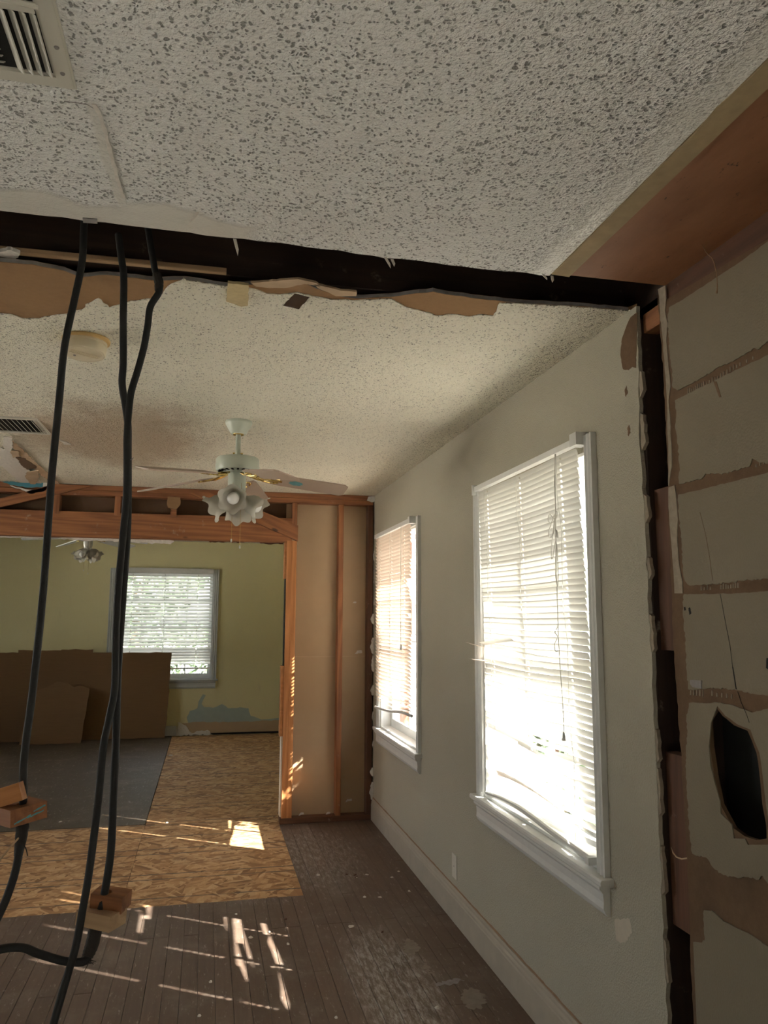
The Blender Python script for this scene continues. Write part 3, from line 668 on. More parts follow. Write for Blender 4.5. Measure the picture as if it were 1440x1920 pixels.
scrap('drywall_scrap', [(-.02, 2.066), (.0, 2.05), (.25, 2.056), (.3, 2.066)], YP2+.01, .02, 'fir_red', 43)
scrap('drywall_scrap', [(.36, 2.066), (.38, 2.052), (.55, 2.05), (.55, 2.066)], YP2+.01, .02, 'fir_red', 44)
# ragged plaster where the right wall's board was torn from the corner
for i in range(11):
    z = .15 + i*.18 + rg.uniform(-.03, .03); wd = rg.uniform(.008, .03); h = rg.uniform(.05, .16)
    if z > 1.55: wd *= .4
    scrap('plaster_crumb', [(1.252, z), (1.252-wd*.6, z+.01), (1.252-wd, z+h*.5), (1.252-wd*.4, z+h), (1.252, z+h)], YP+.003, .008, 'gypsum', 50+i, .012, .004)
scrap('plaster_crumb', [(1.19, 2.40), (1.20, 2.43), (1.25, 2.435), (1.25, 2.39), (1.21, 2.395)], YP-.002, .008, 'gypsum', 71)
for i, (x, z, s) in enumerate(((1.06, .115, .05), (.9, .05, .035), (.70, .052, .04), (1.12, 1.21, .06), (1.1, 1.6, .03))):
    scrap('plaster_crumb', [(x, z), (x+s, z+s*.2), (x+s*.9, z+s*.5), (x+s*.3, z+s*.45)], YP2 if z > .1 else YP+.02, .006, 'gypsum', 80+i, .01, .003)
scrap('teal_remnant', [(-1.47, 2.44), (-1.18, 2.44), (-1.18, 2.40), (-1.25, 2.402), (-1.40, 2.415)], YP-.006, .006, 'teal_paint', 90)
scrap('hanging_drywall', [(-1.40, 2.41), (-1.30, 2.375), (-1.26, 2.355), (-1.17, 2.375), (-1.14, 2.44), (-1.18, 2.44), (-1.18, 2.40), (-1.27, 2.385)], YP-.012, .008, 'gypsum', 91, .02, .005)
scrap('cardboard_shim', [(-.315, 2.37), (-.225, 2.365), (-.222, 2.31), (-.25, 2.275), (-.31, 2.285), (-.318, 2.31)], YP-.03, .006, 'cardboard', 92, .02, .003)
MB().box((-.292, YP-.022, 2.222), (-.248, YP-.012, 2.30)).build('cripple_end', M['fir'], wp)

# ---- baseboard of the right wall
prof = [(0, 0), (0, .155), (-.006, .155), (-.009, .148), (-.009, .138), (-.013, .128), (-.013, .118), (-.015, .112), (-.015, 0)]
bb = MB().extrude(prof, lambda u, v, t: Vector((XR+u, t, v)), 2.06, YP+.02).build('baseboard_right', M['baseboard']); tag(bb, 'cream stepped baseboard along the window wall', 'baseboard', kind='structure')
MB().slab(ragged([(2.06, .154), (YP+.02, .154)], .05, .0016, 6) + ragged([(YP+.02, .162), (2.06, .163)], .04, .002, 7), [], YZ(XR-.0015), 0, .0015).build('dirt_line', M['dust_brown'], bb)

# ================================================================== windows
def window(n, label, open_, plane, depth, cols, rows, cas=(.066, .066), mts=('trim_white', 'sash_white'), head=.05, panes_behind=.075):
    """open_ = (a0, a1, z0, z1) along the wall; plane(a, z, d): d > 0 goes outwards through the wall"""
    a0, a1, z0, z1 = open_; am = (a0+a1)/2
    r = empty('window_%d' % n, plane(am, z0, 0), label, 'window', kind='structure')
    mt, ms = M[mts[0]], M[mts[1]]
    P = lambda u, v, t: plane(t, v, u)        # profile (d, z) along the wall
    def bx(mb, a, b, c, d, e, f):             # a..b along, c..d height, e..f depth
        vs = [plane(p, q, s) for s in (e, f) for p, q in ((a, c), (b, c), (b, d), (a, d))]
        return mb.add(vs, [(0,1,2,3),(7,6,5,4),(0,4,5,1),(1,5,6,2),(2,6,7,3),(3,7,4,0)])
    for s, (p, q) in enumerate(((a0-cas[0], a0), (a1, a1+cas[1]))):      # fluted side casings
        w_ = q-p; cp = [(0, 0), (0, -.012), (.2, -.018), (.3, -.012), (.45, -.018), (.6, -.018), (.7, -.012), (.85, -.020), (1, -.020), (1, 0)]
        if s == 0: cp = [(1-u, d) for u, d in cp][::-1]
        vs = [plane(p+u*w_, z, d) for z in (z0-.005, z1+.05) for u, d in cp]; k = len(cp)
        MB().add(vs, [(i, (i+1) % k, k+(i+1) % k, k+i) for i in range(k)] + [tuple(range(k)), tuple(range(k, 2*k))[::-1]]).build('side_casing', mt, r)
    if head: bx(MB(), a0, a1, z1, z1+head, -.014, 0).build('head_casing', mt, r)
    for (p, q, c, d) in ((a0, a0+.012, z0, z1), (a1-.012, a1, z0, z1), (a0+.012, a1-.012, z1-.012, z1), (a0+.012, a1-.012, z0, z0+.012)):
        bx(MB(), p, q, c, d, .0005, depth).build('jamb', ms, r)
    e = .03
    MB().extrude([(.05, z0), (-.042, z0), (-.046, z0-.006), (-.046, z0-.018), (-.040, z0-.024), (.0, z0-.024), (.0, z0-.012), (.05, z0-.012)], P, a0-cas[0]-.02, a1+cas[1]+.02).build('stool', mt, r)
    MB().extrude([(0, z0-.025), (-.036, z0-.025), (-.036, z0-.036), (-.030, z0-.042), (-.024, z0-.05), (-.022, z0-.075), (-.024, z0-.095), (-.018, z0-.108), (-.010, z0-.118), (0, z0-.118)], P, a0-cas[0]+.008, a1+cas[1]-.008).build('apron', mt, r)
    zm = z0+.48*(z1-z0)
    for up in (0, 1):
        d0 = panes_behind + (.022 if up else 0); c, d = (zm-.015, z1-.012) if up else (z0+.012, zm+.02)
        p, q = a0+.012, a1-.012; f = .04
        sash = MB()
        for (i, j, k_, l) in ((p, p+f, c, d), (q-f, q, c, d), (p+f, q-f, c, c+(.035 if up else .055)), (p+f, q-f, d-.035, d)): bx(sash, i, j, k_, l, d0, d0+.02)
        so_ = sash.build('sash', ms, r)
        for i in range(1, cols): x_ = p+f+(q-p-2*f)*i/cols; bx(MB(), x_-.009, x_+.009, c+.035, d-.035, d0+.003, d0+.017).build('muntin', ms, so_)
        for j in range(1, rows): z_ = c+.05+(d-c-.09)*j/rows; bx(MB(), p+f, q-f, z_-.009, z_+.009, d0+.004, d0+.016).build('muntin', ms, so_)
        bx(MB(), p+f-.004, q-f+.004, c+.03, d-.03, d0+.009, d0+.011).build('pane', M['glass'], so_)
    return r
right_plane = lambda a, z, d: Vector((XR+d, a, z))
far_plane = lambda a, z, d: Vector((a, YF+d, z))
left_plane = lambda a, z, d: Vector((XL-d, a, z))
window(9, 'unseen window added behind the camera to let sun into the near room', FILL_W0, right_plane, .139, 2, 2)
window(1, 'tall white window nearest the camera with bent blind and moulded sill', W1, right_plane, .139, 2, 2, head=0)
window(2, 'smaller looking white window beside the bare stud wall', W2, right_plane, .139, 2, 2, (.066, .066), head=.04)
window(3, 'grey trimmed window in the yellow far wall', W3, far_plane, .139, 4, 2, (.066, .066), ('trim_grey', 'trim_grey'), head=.05)
for i, q in enumerate(FILL_W4):
    window(4+i, ('wide unseen window added to fill the middle room with daylight', 'unseen window added to fill the far room with daylight')[i], q, left_plane, .139, 1, 1)

# ================================================================== blinds
def slat_mesh(name, mat, parent, a0, a1, cz, cd, tilt, width, plane, sag=None, holes=(), crown=.0022, seg=6, cut=None):
    """one curved slat from a0 to a1; tilt raises its inner edge; holes = cord slots; sag(u) lifts it; cut(u) = (inner, outer) trims its edges"""
    st = sorted(set([a0+(a1-a0)*i/seg for i in range(seg+1)] + [h+s for h in holes for s in (-.006, .006) if a0 < h+s < a1]))
    ws = (-.5, -.17, .17, .5); vs = []; fs = []
    for a in st:
        u = (a-a0)/(a1-a0); dz, dd, tw = sag(u) if sag else (0, 0, 0); tl = tilt+tw
        for w_ in ws:
            h = crown*(1-(2*w_)**2); p = w_*width          # w_ = -.5 inner (room) edge
            vs.append(plane(a, cz+dz + (-p)*math.sin(tl) + h*math.cos(tl), cd+dd + p*math.cos(tl) - h*math.sin(tl)*-1))
    for i in range(len(st)-1):
        mid = (st[i]+st[i+1])/2
        for j in range(3):
            if j == 1 and any(abs(mid-h) < .005 for h in holes): continue
            fs.append((i*4+j, i*4+j+1, i*4+5+j, i*4+4+j))
    return MB().add(vs, fs).build(name, mat, parent, smooth=True)

def rail(mb, plane, a0, a1, z0, z1, d0, d1):
    vs = [plane(p, q, s) for s in (d0, d1) for p, q in ((a0, z0), (a1, z0), (a1, z1), (a0, z1))]
    return mb.add(vs, [(0,1,2,3),(7,6,5,4),(0,4,5,1),(1,5,6,2),(2,6,7,3),(3,7,4,0)])

rb = random.Random(21)
# --- blind 1: nearest window, bent and broken low down
A0, A1 = 2.425, 3.437
b1 = empty('window_blind', (XR-.01, 2.93, .70), 'bent white mini blind with broken lower slats in the window nearest the camera', 'blind')
depth1 = lambda z: -.020 + .040*(2.07-z)/1.36
rail(MB(), right_plane, A0, A1+.03, 2.088, 2.110, -.030, -.002).build('headrail', M['sash_white'], b1)
rail(MB(), right_plane, A0-.045, A0+.004, 2.078, 2.122, -.045, -.001).build('bracket', M['trim_white'], b1)
rail(MB(), right_plane, A1+.03, A1+.038, 2.07, 2.118, -.04, -.001).build('bracket', M['trim_white'], b1)
holes1 = (2.56, 2.94, 3.32)
z = 2.066; i = 0; ZS = []
while z > .735:
    t = (2.07-z)/1.34; ZS.append(z); z -= .0205+.0052*t; i += 1
for i, z in enumerate(ZS):
    t = (2.07-z)/1.34; lo = max(0, (t-.45)/.55)
    amp = .006+.03*lo*lo; ph = rb.uniform(-.3, .3); jit = rb.uniform(-.0015, .0015); tj = rb.uniform(-.07, .07)
    tilt = math.radians(70-3*lo)+tj
    def sag(u, amp=amp, ph=ph, lo=lo, jit=jit):
        return (-amp*math.sin(math.pi*min(1, u*1.05))*(.8+.3*math.sin(3*u+ph)) - .004*(u < .05) + jit, .006*lo*math.sin(5*u+ph), -.45*lo*max(0, math.sin(math.pi*min(1, max(0, u-.22)/.78)))*(.6+.5*math.sin(4*u+ph)))
    a0, a1 = A0+rb.uniform(-.004, .004)-.01*t, A1+rb.uniform(-.003, .003)
    if i in (24, 25): a1 -= .12 if i == 24 else .30        # snapped short at the far end
    if i in (34,): a1 -= .20
    if i == 33:
        slat_mesh('slat', M['slat'], b1, a0, 3.05, z, depth1(z), tilt, .025, right_plane, sag, holes1); a0 = 3.36
        slat_mesh('slat', M['slat_pink'], b1, 3.30, 3.50, z+.008, depth1(z)-.03, tilt-.9, .025, right_plane, lambda u: (.02*u, -.03*u, 0)); continue
    if 48 <= i <= 50: a1 -= (.35, .55, .3)[i-48]
    if i == 54: continue
    slat_mesh('slat', M['slat'], b1, a0, a1, z, depth1(z), tilt, .025, right_plane, sag, holes1)
slat_mesh('slat', M['slat'], b1, 2.98, 3.34, 1.385, -.05, math.radians(20), .025, right_plane, lambda u: (.02-.03*u, .0, .2))
slat_mesh('slat', M['slat_pink'], b1, 2.46, 3.30, .80, .0, math.radians(35), .028, right_plane, lambda u: (.05*math.sin(2.4*u)-.01, -.015*math.sin(3*u), .5*u))
slat_mesh('slat', M['slat'], b1, 2.48, 2.95, .775, .012, math.radians(25), .025, right_plane, lambda u: (.02*u, 0, .2))
slat_mesh('slat', M['slat_pink'], b1, 3.30, 3.47, 1.30, -.035, math.radians(15), .024, right_plane, lambda u: (.0, -.02*u, 0))
MB().tube(catmull([right_plane(2.44, .712, -.012), right_plane(2.7, .722, -.01), right_plane(3.0, .735, -.006), right_plane(3.2, .728, -.004), right_plane(3.42, .71, -.004)], 5), .011, 8).build('bottom_rail', M['trim_white'], b1)
rail(MB(), right_plane, 2.415, 2.44, .70, .724, -.028, .004).build('rail_cap', M['trim_white'], b1)
for h in holes1:
    MB().tube([right_plane(h+.012*math.sin(k*2.1), 2.08-k*.135, depth1(2.08-k*.135)-.014) for k in range(11)], .0008, 4).build('ladder_cord', M['cord'], b1)
def cordp(pts, r=.0013): return MB().tube(catmull([right_plane(a, z, -.05-dd) for a, z, dd in pts], 6), r, 5)
hx = 2.53
P1 = [(hx, 2.075, 0), (hx+.004, 1.98, .005), (hx, 1.9, .006), (hx+.004, 1.84, .008)]
loops = [(hx+.04, 1.862, .01), (hx+.05, 1.84, .012), (hx+.02, 1.826, .012), (hx-.02, 1.845, .012), (hx-.018, 1.865, .01), (hx+.005, 1.85, .01), (hx+.045, 1.80, .012), (hx+.035, 1.775, .012), (hx+.006, 1.80, .01), (hx+.002, 1.84, .01), (hx+.03, 1.73, .012), (hx+.028, 1.70, .01), (hx-.005, 1.76, .01), (hx-.016, 1.66, .01), (hx-.008, 1.60, .01), (hx+.006, 1.65, .01), (hx-.004, 1.74, .01), (hx, 1.80, .008)]
cordp(P1+loops).build('lift_cord', M['cord'], b1)
cordp([(hx+.006, 2.075, 0), (hx+.01, 1.7, .003), (hx+.006, 1.4, .004), (hx-.012, 1.2, .004), (hx-.018, 1.10, .004)]).build('tilt_cord', M['cord'], b1)
cordp([(hx+.012, 1.46, .004), (hx+.03, 1.44, .006), (hx+.01, 1.425, .006), (hx+.035, 1.40, .006), (hx+.03, 1.375, .006), (hx-.004, 1.38, .005)]).build('lift_cord', M['cord'], b1)
for (a, zt) in ((hx-.003, 1.80), (hx-.018, 1.105)):
    MB().lathe([(.0015, 0), (.003, -.002), (.0075, -.026), (.0065, -.028), (0, -.028)], 10, Matrix.Translation(right_plane(a, zt, -.056))).build('tassel', M['trim_white'], b1, True)

# --- blind 2: by the stud wall, hanging short of the sill
B0, B1 = 4.64, 5.655
b2 = empty('window_blind', (XR-.03, 5.15, .87), 'cream mini blind hanging short of the sill by the stud wall', 'blind')
rail(MB(), right_plane, B0, B1, 2.075, 2.102, -.052, -.022).build('headrail', M['trim_white'], b2)
rail(MB(), right_plane, B0-.04, B0, 2.07, 2.112, -.055, -.001).build('bracket', M['trim_white'], b2)
z = 2.06; i = 0
while z > .905:
    lo = (2.06-z)/1.16
    a0 = B0+rb.uniform(-.004, .004)+.01*math.sin(lo*9)
    if i in (14, 15): a0 += .10
    if 16 <= i <= 18: a0 += .05-.015*(i-16)
    if i in (23,): a0 += .07
    amp = .002 + .03*max(0, lo-.55)**2/.2
    def sag2(u, amp=amp, lo=lo, p=rb.uniform(0, 6)): return (-amp*math.sin(math.pi*u)*.5 + (u-.2)*(-.05)*max(0, lo-.8)*3 + .001*math.sin(7*u+p), 0, 0)
    slat_mesh('slat', M['slat_pink'], b2, a0, B1, z+.02*max(0, lo-.8), -.036, math.radians(60-22*max(0, lo-.85)/.15)+rb.uniform(-.05, .05), .025, right_plane, sag2, (4.80, 5.15, 5.5), seg=5)
    z -= .0242; i += 1
vs_ = catmull([right_plane(4.62, .905, -.036), right_plane(4.85, .90, -.036), right_plane(5.2, .868, -.036), right_plane(5.66, .845, -.036)], 5)
MB().tube(vs_, .010, 8).build('bottom_rail', M['trim_white'], b2)
for h in (4.80, 5.15, 5.5): MB().tube([right_plane(h, 2.08, -.05), right_plane(h, 1.5, -.05), right_plane(h, .89, -.05)], .0009, 4).build('ladder_cord', M['cord'], b2)
MB().tube([right_plane(4.79, 2.07, -.06), right_plane(4.792, 1.5, -.062), right_plane(4.79, 1.32, -.06)], .0018, 5).build('lift_cord', M['cord'], b2)
MB().lathe([(.002, 0), (.004, -.004), (.009, -.035), (0, -.036)], 10, Matrix.Translation(right_plane(4.79, 1.325, -.06))).build('tassel', M['trim_white'], b2, True)

# --- blind 3: far room, wide slats
C0, C1 = -1.15, .06
b3 = empty('window_blind', (-.55, YF-.02, .72), 'wide slatted white blind in the yellow far room', 'blind')
rail(MB(), far_plane, C0, C1, 2.055, 2.118, -.045, -.012).build('valance', M['trim_white'], b3)
z = 2.03; i = 0; zs3 = []
while z > 1.13: zs3.append((z, 47)); z -= .0445
zs3 += [(1.085, 64), (1.05, 66), (1.015, 66), (.98, 64), (.94, 52), (.90, 38)]
for (z, tl) in zs3:
    slat_mesh('slat', M['slat_far'], b3, C0+.006, C1-.006, z, .012, math.radians(-tl+rb.uniform(-2, 2)), .048, far_plane, None, (-.95, -.55, -.13), .001, 3)
rail(MB(), far_plane, C0+.006, C1-.006, .828, .845, -.01, .034).build('bottom_rail', M['trim_white'], b3)
for h in (-.95, -.55, -.13): MB().tube([far_plane(h, 2.06, -.016), far_plane(h, .84, -.016)], .0015, 4).build('ladder_cord', M['cord'], b3)

# ================================================================== ceiling fans
def RX(a): return Matrix.Rotation(a, 4, 'X')
def RY(a): return Matrix.Rotation(a, 4, 'Y')
def RZ(a): return Matrix.Rotation(a, 4, 'Z')
T = Matrix.Translation
def fan(loc, zc, drop, a0, droop, mts, label, emblem, shades, rad=.545, scale=1.0):
    body, blm, edge = mts; X, Y = loc
    r = empty('ceiling_fan', (X, Y, zc-drop-.27), label, 'fan')
    zt = zc; zm = zc-drop
    MB().lathe([(0, 0), (.064, 0), (.066, -.008), (.064, -.016), (.040, -.058), (.036, -.064), (.0, -.064)], 32, T((X, Y, zt))).build('canopy', body, r, True)
    MB().lathe([(.026, -.062), (.026, -.068), (0, -.068)], 20, T((X, Y, zt))).build('canopy_ring', M['brass'], r, True)
    rd = MB().tube([(X, Y, zt-.06), (X, Y, zm+.02)], .0125, 14).build('downrod', body, r, True)
    MB().tube([(X-.024, Y, zm+.032), (X+.024, Y, zm+.032)], .004, 8).build('pin', M['brass'], rd)
    MB().lathe([(0, .03), (.016, .03), (.019, .016), (.03, .012), (.097, .008), (.104, .0), (.105, -.046), (.099, -.056), (.070, -.060), (0, -.060)], 40, T((X, Y, zm))).build('motor_housing', body, r, True)
    vent = MB()
    for k in range(20):
        a = 2*math.pi*k/20; vent.box((.070, -.005, -.0615), (.092, .005, -.0565), T((X, Y, zm)) @ RZ(a) )
    vent.build('vent_slots', M['dark'], r)
    for k in range(5):
        a = math.pi/2 - (a0+k*2*math.pi/5)
        B = T((X, Y, zm-.068)) @ RZ(a) @ RY(droop*(1.55 if k == 2 else 1)) @ RX(math.radians(-13))
        n = 7; ol = [(.165, -.050), (.2, -.058), (.40, -.064), (rad-.02, -.066), (rad, -.048), (rad, .048), (rad-.02, .066), (.40, .064), (.2, .058), (.165, .050)]
        bl = MB().slab(ol, [], lambda u, v, t: B @ Vector((u, v, t)), -.0032, .0032).build('blade', blm, r)
        ir = MB()
        for s in (-1, 1):
            ir.tube(catmull([B @ Vector(q) for q in ((.055, .0, .004), (.09, s*.022, -.002), (.13, s*.014, -.010), (.165, s*.03, -.007), (.205, s*.02, -.006))], 5), .0042, 6)
        ir.tube([B @ Vector((.05, 0, .006)), B @ Vector((.10, 0, -.004)), B @ Vector((.16, 0, -.008)), B @ Vector((.215, 0, -.006))], .0052, 6)
        for q in ((.185, -.028), (.185, .028), (.215, 0)): ir.lathe([(0, -.012), (.006, -.010), (.007, -.004)], 8, B @ T((q[0], q[1], 0)))
        ir.build('blade_iron', M['brass'], bl, True)
        if emblem and k == 1:
            pts = [(.29+.034*math.cos(2*math.pi*j/24)*(1+.12*math.sin(9*2*math.pi*j/24)), .0+.024*math.sin(2*math.pi*j/24)*(1+.12*math.cos(7*2*math.pi*j/24))) for j in range(24)]
            MB().slab(pts, [], lambda u, v, t: B @ Vector((u, v, t)), -.0042, -.0033).build('emblem', M['teal'], bl)
    MB().lathe([(0, -.056), (.042, -.058), (.044, -.066), (.043, -.150), (.040, -.158), (0, -.160)], 28, T((X, Y, zm))).build('switch_housing', body, r, True)
    MB().lathe([(.036, -.156), (.040, -.160), (.036, -.174), (.018, -.182), (0, -.183)], 24, T((X, Y, zm))).build('light_fitter', body, r, True)
    for k, (az, tiltd) in enumerate(shades):
        a = math.pi/2-az
        S_ = T((X, Y, zm-.170)) @ RZ(a) @ RY(math.radians(180-tiltd)) @ T((0, 0, .035)) @ Matrix.Scale(.96, 4)       # local +Z points out of the shade's mouth
        arm = MB().lathe([(.019, -.020), (.021, .0), (.022, .022), (.0205, .030)], 16, S_).build('lamp_socket', body, r, True)
        def ruff(f, an, rr, zz):
            w_ = max(0, (f-.45)/.55); return rr*(1+.085*w_*w_*math.cos(6*an)), zz+.010*w_*w_*math.sin(6*an+.6)
        MB().lathe([(.0225, .014), (.030, .024), (.044, .042), (.050, .060), (.049, .076), (.052, .092), (.064, .108), (.070, .113)], 48, S_, ruff).build('glass_shade', M['frost'], r, True)
        MB().lathe([(.012, .026), (.015, .04), (.026, .06), (.031, .078), (.029, .094), (.018, .107), (0, .111)], 20, S_).build('bulb', M['bulb'], r, True)
    for s, ln in ((-.02, .27), (.02, .30)):
        MB().tube([(X+s, Y-.044, zm-.12), (X+s, Y-.045, zm-.12-ln)], .0009, 4).build('pull_chain', M['brass'], r)
        MB().lathe([(.001, 0), (.004, -.006), (.004, -.014), (0, -.018)], 8, T((X+s, Y-.045, zm-.12-ln))).build('pull_knob', M['trim_white'], r, True)
    return r
fan((.118, 3.77), H, .192, math.radians(14), math.radians(6), (M['enamel'], M['blade_edge'], M['trim_white']),
    'pale green five blade ceiling fan with frosted tulip shades in the middle room', True, [(math.radians(190), 72), (math.radians(105), 58), (math.radians(282), 60), (math.radians(8), 55)])
fan((-1.17, 8.05), 2.47, .135, math.radians(38), math.radians(5), (M['enamel_white'], M['blade_white'], M['trim_white']),
    'white ceiling fan half hidden behind the header beam in the far room', False, [(math.radians(205), 50), (math.radians(115), 50), (math.radians(295), 50), (math.radians(25), 50)], .60)

# ================================================================== ceiling fixtures
def register(x0, x1, y0, y1, label, split, along_y, fw=.034):
    r = empty('ceiling_vent', ((x0+x1)/2, (y0+y1)/2, H-.012), label, 'vent')
    MB().slab(rect(x0, x1, y0, y1), [rect(x0+fw, x1-fw, y0+fw, y1-fw)], XY(H), -.004, 0).slab([(x0+.004, y0+.004), (x1-.004, y0+.004), (x1-.004, y1-.004), (x0+.004, y1-.004)], [rect(x0+fw-.004, x1-fw+.004, y0+fw-.004, y1-fw+.004)], XY(H), -.0075, -.004).build('frame', M['vent'], r)
    MB().box((x0+fw, y0+fw, H-.002), (x1-fw, y1-fw, H-.0005)).build('duct_shade', M['dark'], r)  # dark sheet in place of the shade up inside the duct
    def vane(p, q, d):       # tilted blade from p to q leaning towards d
        u = Vector((d[0], d[1], 0)); a, b = Vector((*p, H-.003)), Vector((*q, H-.003)); dn = Vector((0, 0, -.010))
        return MB().add([a, b, b+dn+u*.0105, a+dn+u*.0105, a+u*.0025, b+u*.0025, b+dn+u*.013, a+dn+u*.013], [(0,1,2,3),(7,6,5,4),(0,4,5,1),(1,5,6,2),(2,6,7,3),(3,7,4,0)]).build('vane', M['vent'], r)
    if split:
        for k in range(4): x = x1-fw-.012-k*.0155; vane((x, y0+fw+split), (x, y1-fw), (1, 0))
        yk = y1-fw-.012
        while yk > y0+fw: vane((x0+fw, yk), (x1-fw-.075, yk), (0, -1)); yk -= .0155
        MB().box((x0+fw, y0+fw+split-.016, H-.010), (x1-fw, y0+fw+split, H-.001)).build('crossbar', M['vent'], r)
        MB().tube(catmull([(x0+fw, y0+fw+split-.03, H-.008), (x1-fw-.06, y0+fw+split-.025, H-.012), (x1-fw+.006, y0+fw+split-.012, H-.006)], 5), .005, 8).build('damper_lever', M['vent'], r)
    else:
        x = x1-fw-.010
        while x > x0+fw: vane((x, y0+fw), (x, y1-fw), (1, 0)); x -= .0225
    for q in ((x1-fw*.5, y1-fw-.01), (x1-fw*.45, y1-fw-.075)): MB().lathe([(0, -.010), (.0035, -.0095), (.0045, -.0075)], 10, T((q[0], q[1], H))).build('screw', M['grey_edge'], r, True)
    return r
register(-.60, -.263, 1.03, 1.381, 'large beige ceiling vent at the top left corner of the near ceiling', .135, True)
register(-1.20, -.835, 3.93, 4.262, 'small looking white ceiling vent beside the water stained ceiling', 0, True, .030)

sd = empty('smoke_detector', (-.445, 2.735, H-.05), 'round cream smoke detector hanging behind the leftmost cable', 'detector')
S_ = T((-.440, 2.735, H))
MB().lathe([(0, -.001), (.078, -.001), (.080, -.006), (.078, -.012), (.055, -.013)], 40, S_).build('mounting_plate', M['amber_plastic'], sd, True)
B = S_ @ T((-.004, .004, -.010)) @ RX(math.radians(-5)) @ Matrix.Diagonal((1.1, 1.1, 1.25, 1))
MB().lathe([(.060, 0), (.066, -.003), (.066, -.011), (.0625, -.0125), (.0625, -.0155), (.066, -.017), (.0655, -.030), (.0625, -.036), (.060, -.037), (.059, -.0355), (.056, -.0355), (.055, -.037), (0, -.0375)], 40, B).build('body', M['cream_plastic'], sd, True)
sl_ = MB()
for k in (-1, 0, 1): sl_.box((-.045, -.006+k*.009, -.0395), (.045, -.004+k*.009, -.0375), B @ RZ(.5))
sl_.build('grille_ribs', M['cream_plastic'], sd)
MB().lathe([(0, -.0405), (.0035, -.040), (.004, -.038)], 10, B @ T((-.03, .008, 0))).build('test_light', M['grey_edge'], sd, True)

# scraps stuck to the ceiling
def ceil_patch(name, pts, mt, label, cat, t=.002, z=H, seed=0):
    o = MB().slab(ragged(cpx(pts, z-t), .012, .0015, seed, True), [], XY(z), -t, 0).build(name, M[mt]); return tag(o, label, cat)
ceil_patch('foam_scrap', [(427,531),(466,535),(465,573),(452,575),(424,565)], 'foam', 'yellowed scrap of tape and foam stuck below the ceiling cut', 'scrap', .008, seed=2)
ceil_patch('tape_scrap', [(552,551),(580,558),(560,580),(531,573)], 'black_tape', 'square of shiny black tape on the popcorn ceiling', 'tape', .001, seed=4)

# ================================================================== hanging cables and their wooden blocks
YC = 2.0
def cpath(pts): return catmull([at(a, b, 1, y) for a, b, y in pts], 6)
cabA = empty('power_cable', at(42, 1470, 1, YC), 'leftmost black cable hanging from the slot through a wood block', 'cable')
MB().tube(cpath([(160,392,2.02),(157,430,YC),(154,490,YC),(140,560,YC),(121,650,YC),(110,760,YC),(98,880,YC),(92,960,YC),(80,1120,YC),(62,1290,YC),(50,1380,YC),(44,1440,YC),(44,1490,YC),(40,1560,YC),(32,1620,YC-.01),(18,1668,YC-.02),(0,1712,YC-.03),(-40,1790,YC-.05),(-90,1900,YC-.05)]), .0088, 10).build('jacket', M['rubber'], cabA, True)
MB().tube(cpath([(43,1545,YC),(39,1575,YC),(34,1605,YC)]), [.013, .0145, .014, .013, .0135, .013, .0125, .012, .0115, .011, .0105, .010, .0095], 10).build('frayed_sleeve', M['frayed'], cabA, True)
MB().tube(cpath([(36,1570,YC-.01),(18,1590,YC-.03),(0,1612,YC-.04),(-20,1640,YC-.05)]), .0022, 5).build('loose_strand', M['fir_pale'], cabA, True)
MB().tube(cpath([(40,1580,YC-.01),(48,1590,YC-.015),(52,1605,YC-.015)]), .0012, 5).build('loose_strand', M['frayed'], cabA, True)

cabB = empty('power_cable', at(217, 1400, 1, YC), 'middle black cable ending in the lower pair of wood blocks', 'cable')
MB().tube(cpath([(222,440,2.03),(227,480,2.01),(232,520,YC),(231,600,YC),(231,680,YC),(229,720,YC),(236,765,YC+.01),(240,800,YC+.015),(240,850,YC+.015),(240,940,YC+.015),(238,1010,YC+.015),(231,1110,YC+.015),(224,1210,YC+.015),(220,1290,YC+.012),(217,1400,YC),(212,1511,YC),(208,1594,YC),(198,1664,YC),(188,1710,YC),(179,1745,YC),(172,1775,YC),(163,1798,YC-.01),(150,1804,YC-.02),(130,1803,YC-.03),(111,1800,YC-.04),(69,1787,YC-.06),(42,1777,YC-.07),(0,1780,YC-.09),(-50,1800,YC-.1)]), .0090, 10).build('jacket', M['rubber'], cabB, True)
MB().tube(cpath([(180,1740,YC),(173,1770,YC),(164,1794,YC-.01)]), [.0135, .0155, .016, .015, .0155, .016, .0155, .015, .0155, .014, .015, .013, .0135], 9).build('frayed_sleeve', M['frayed'], cabB, True)
fz = MB(); rf = random.Random(3)
for k in range(14):
    P = at(160+rf.uniform(-8, 8), 1800+rf.uniform(-6, 6), 1, YC-.012); fz.tube([P, P+Vector((rf.uniform(-.012, .02), rf.uniform(-.01, .005), rf.uniform(-.022, .006)))], [.0018, .0006], 4)
fz.build('frayed_threads', M['frayed'], cabB)

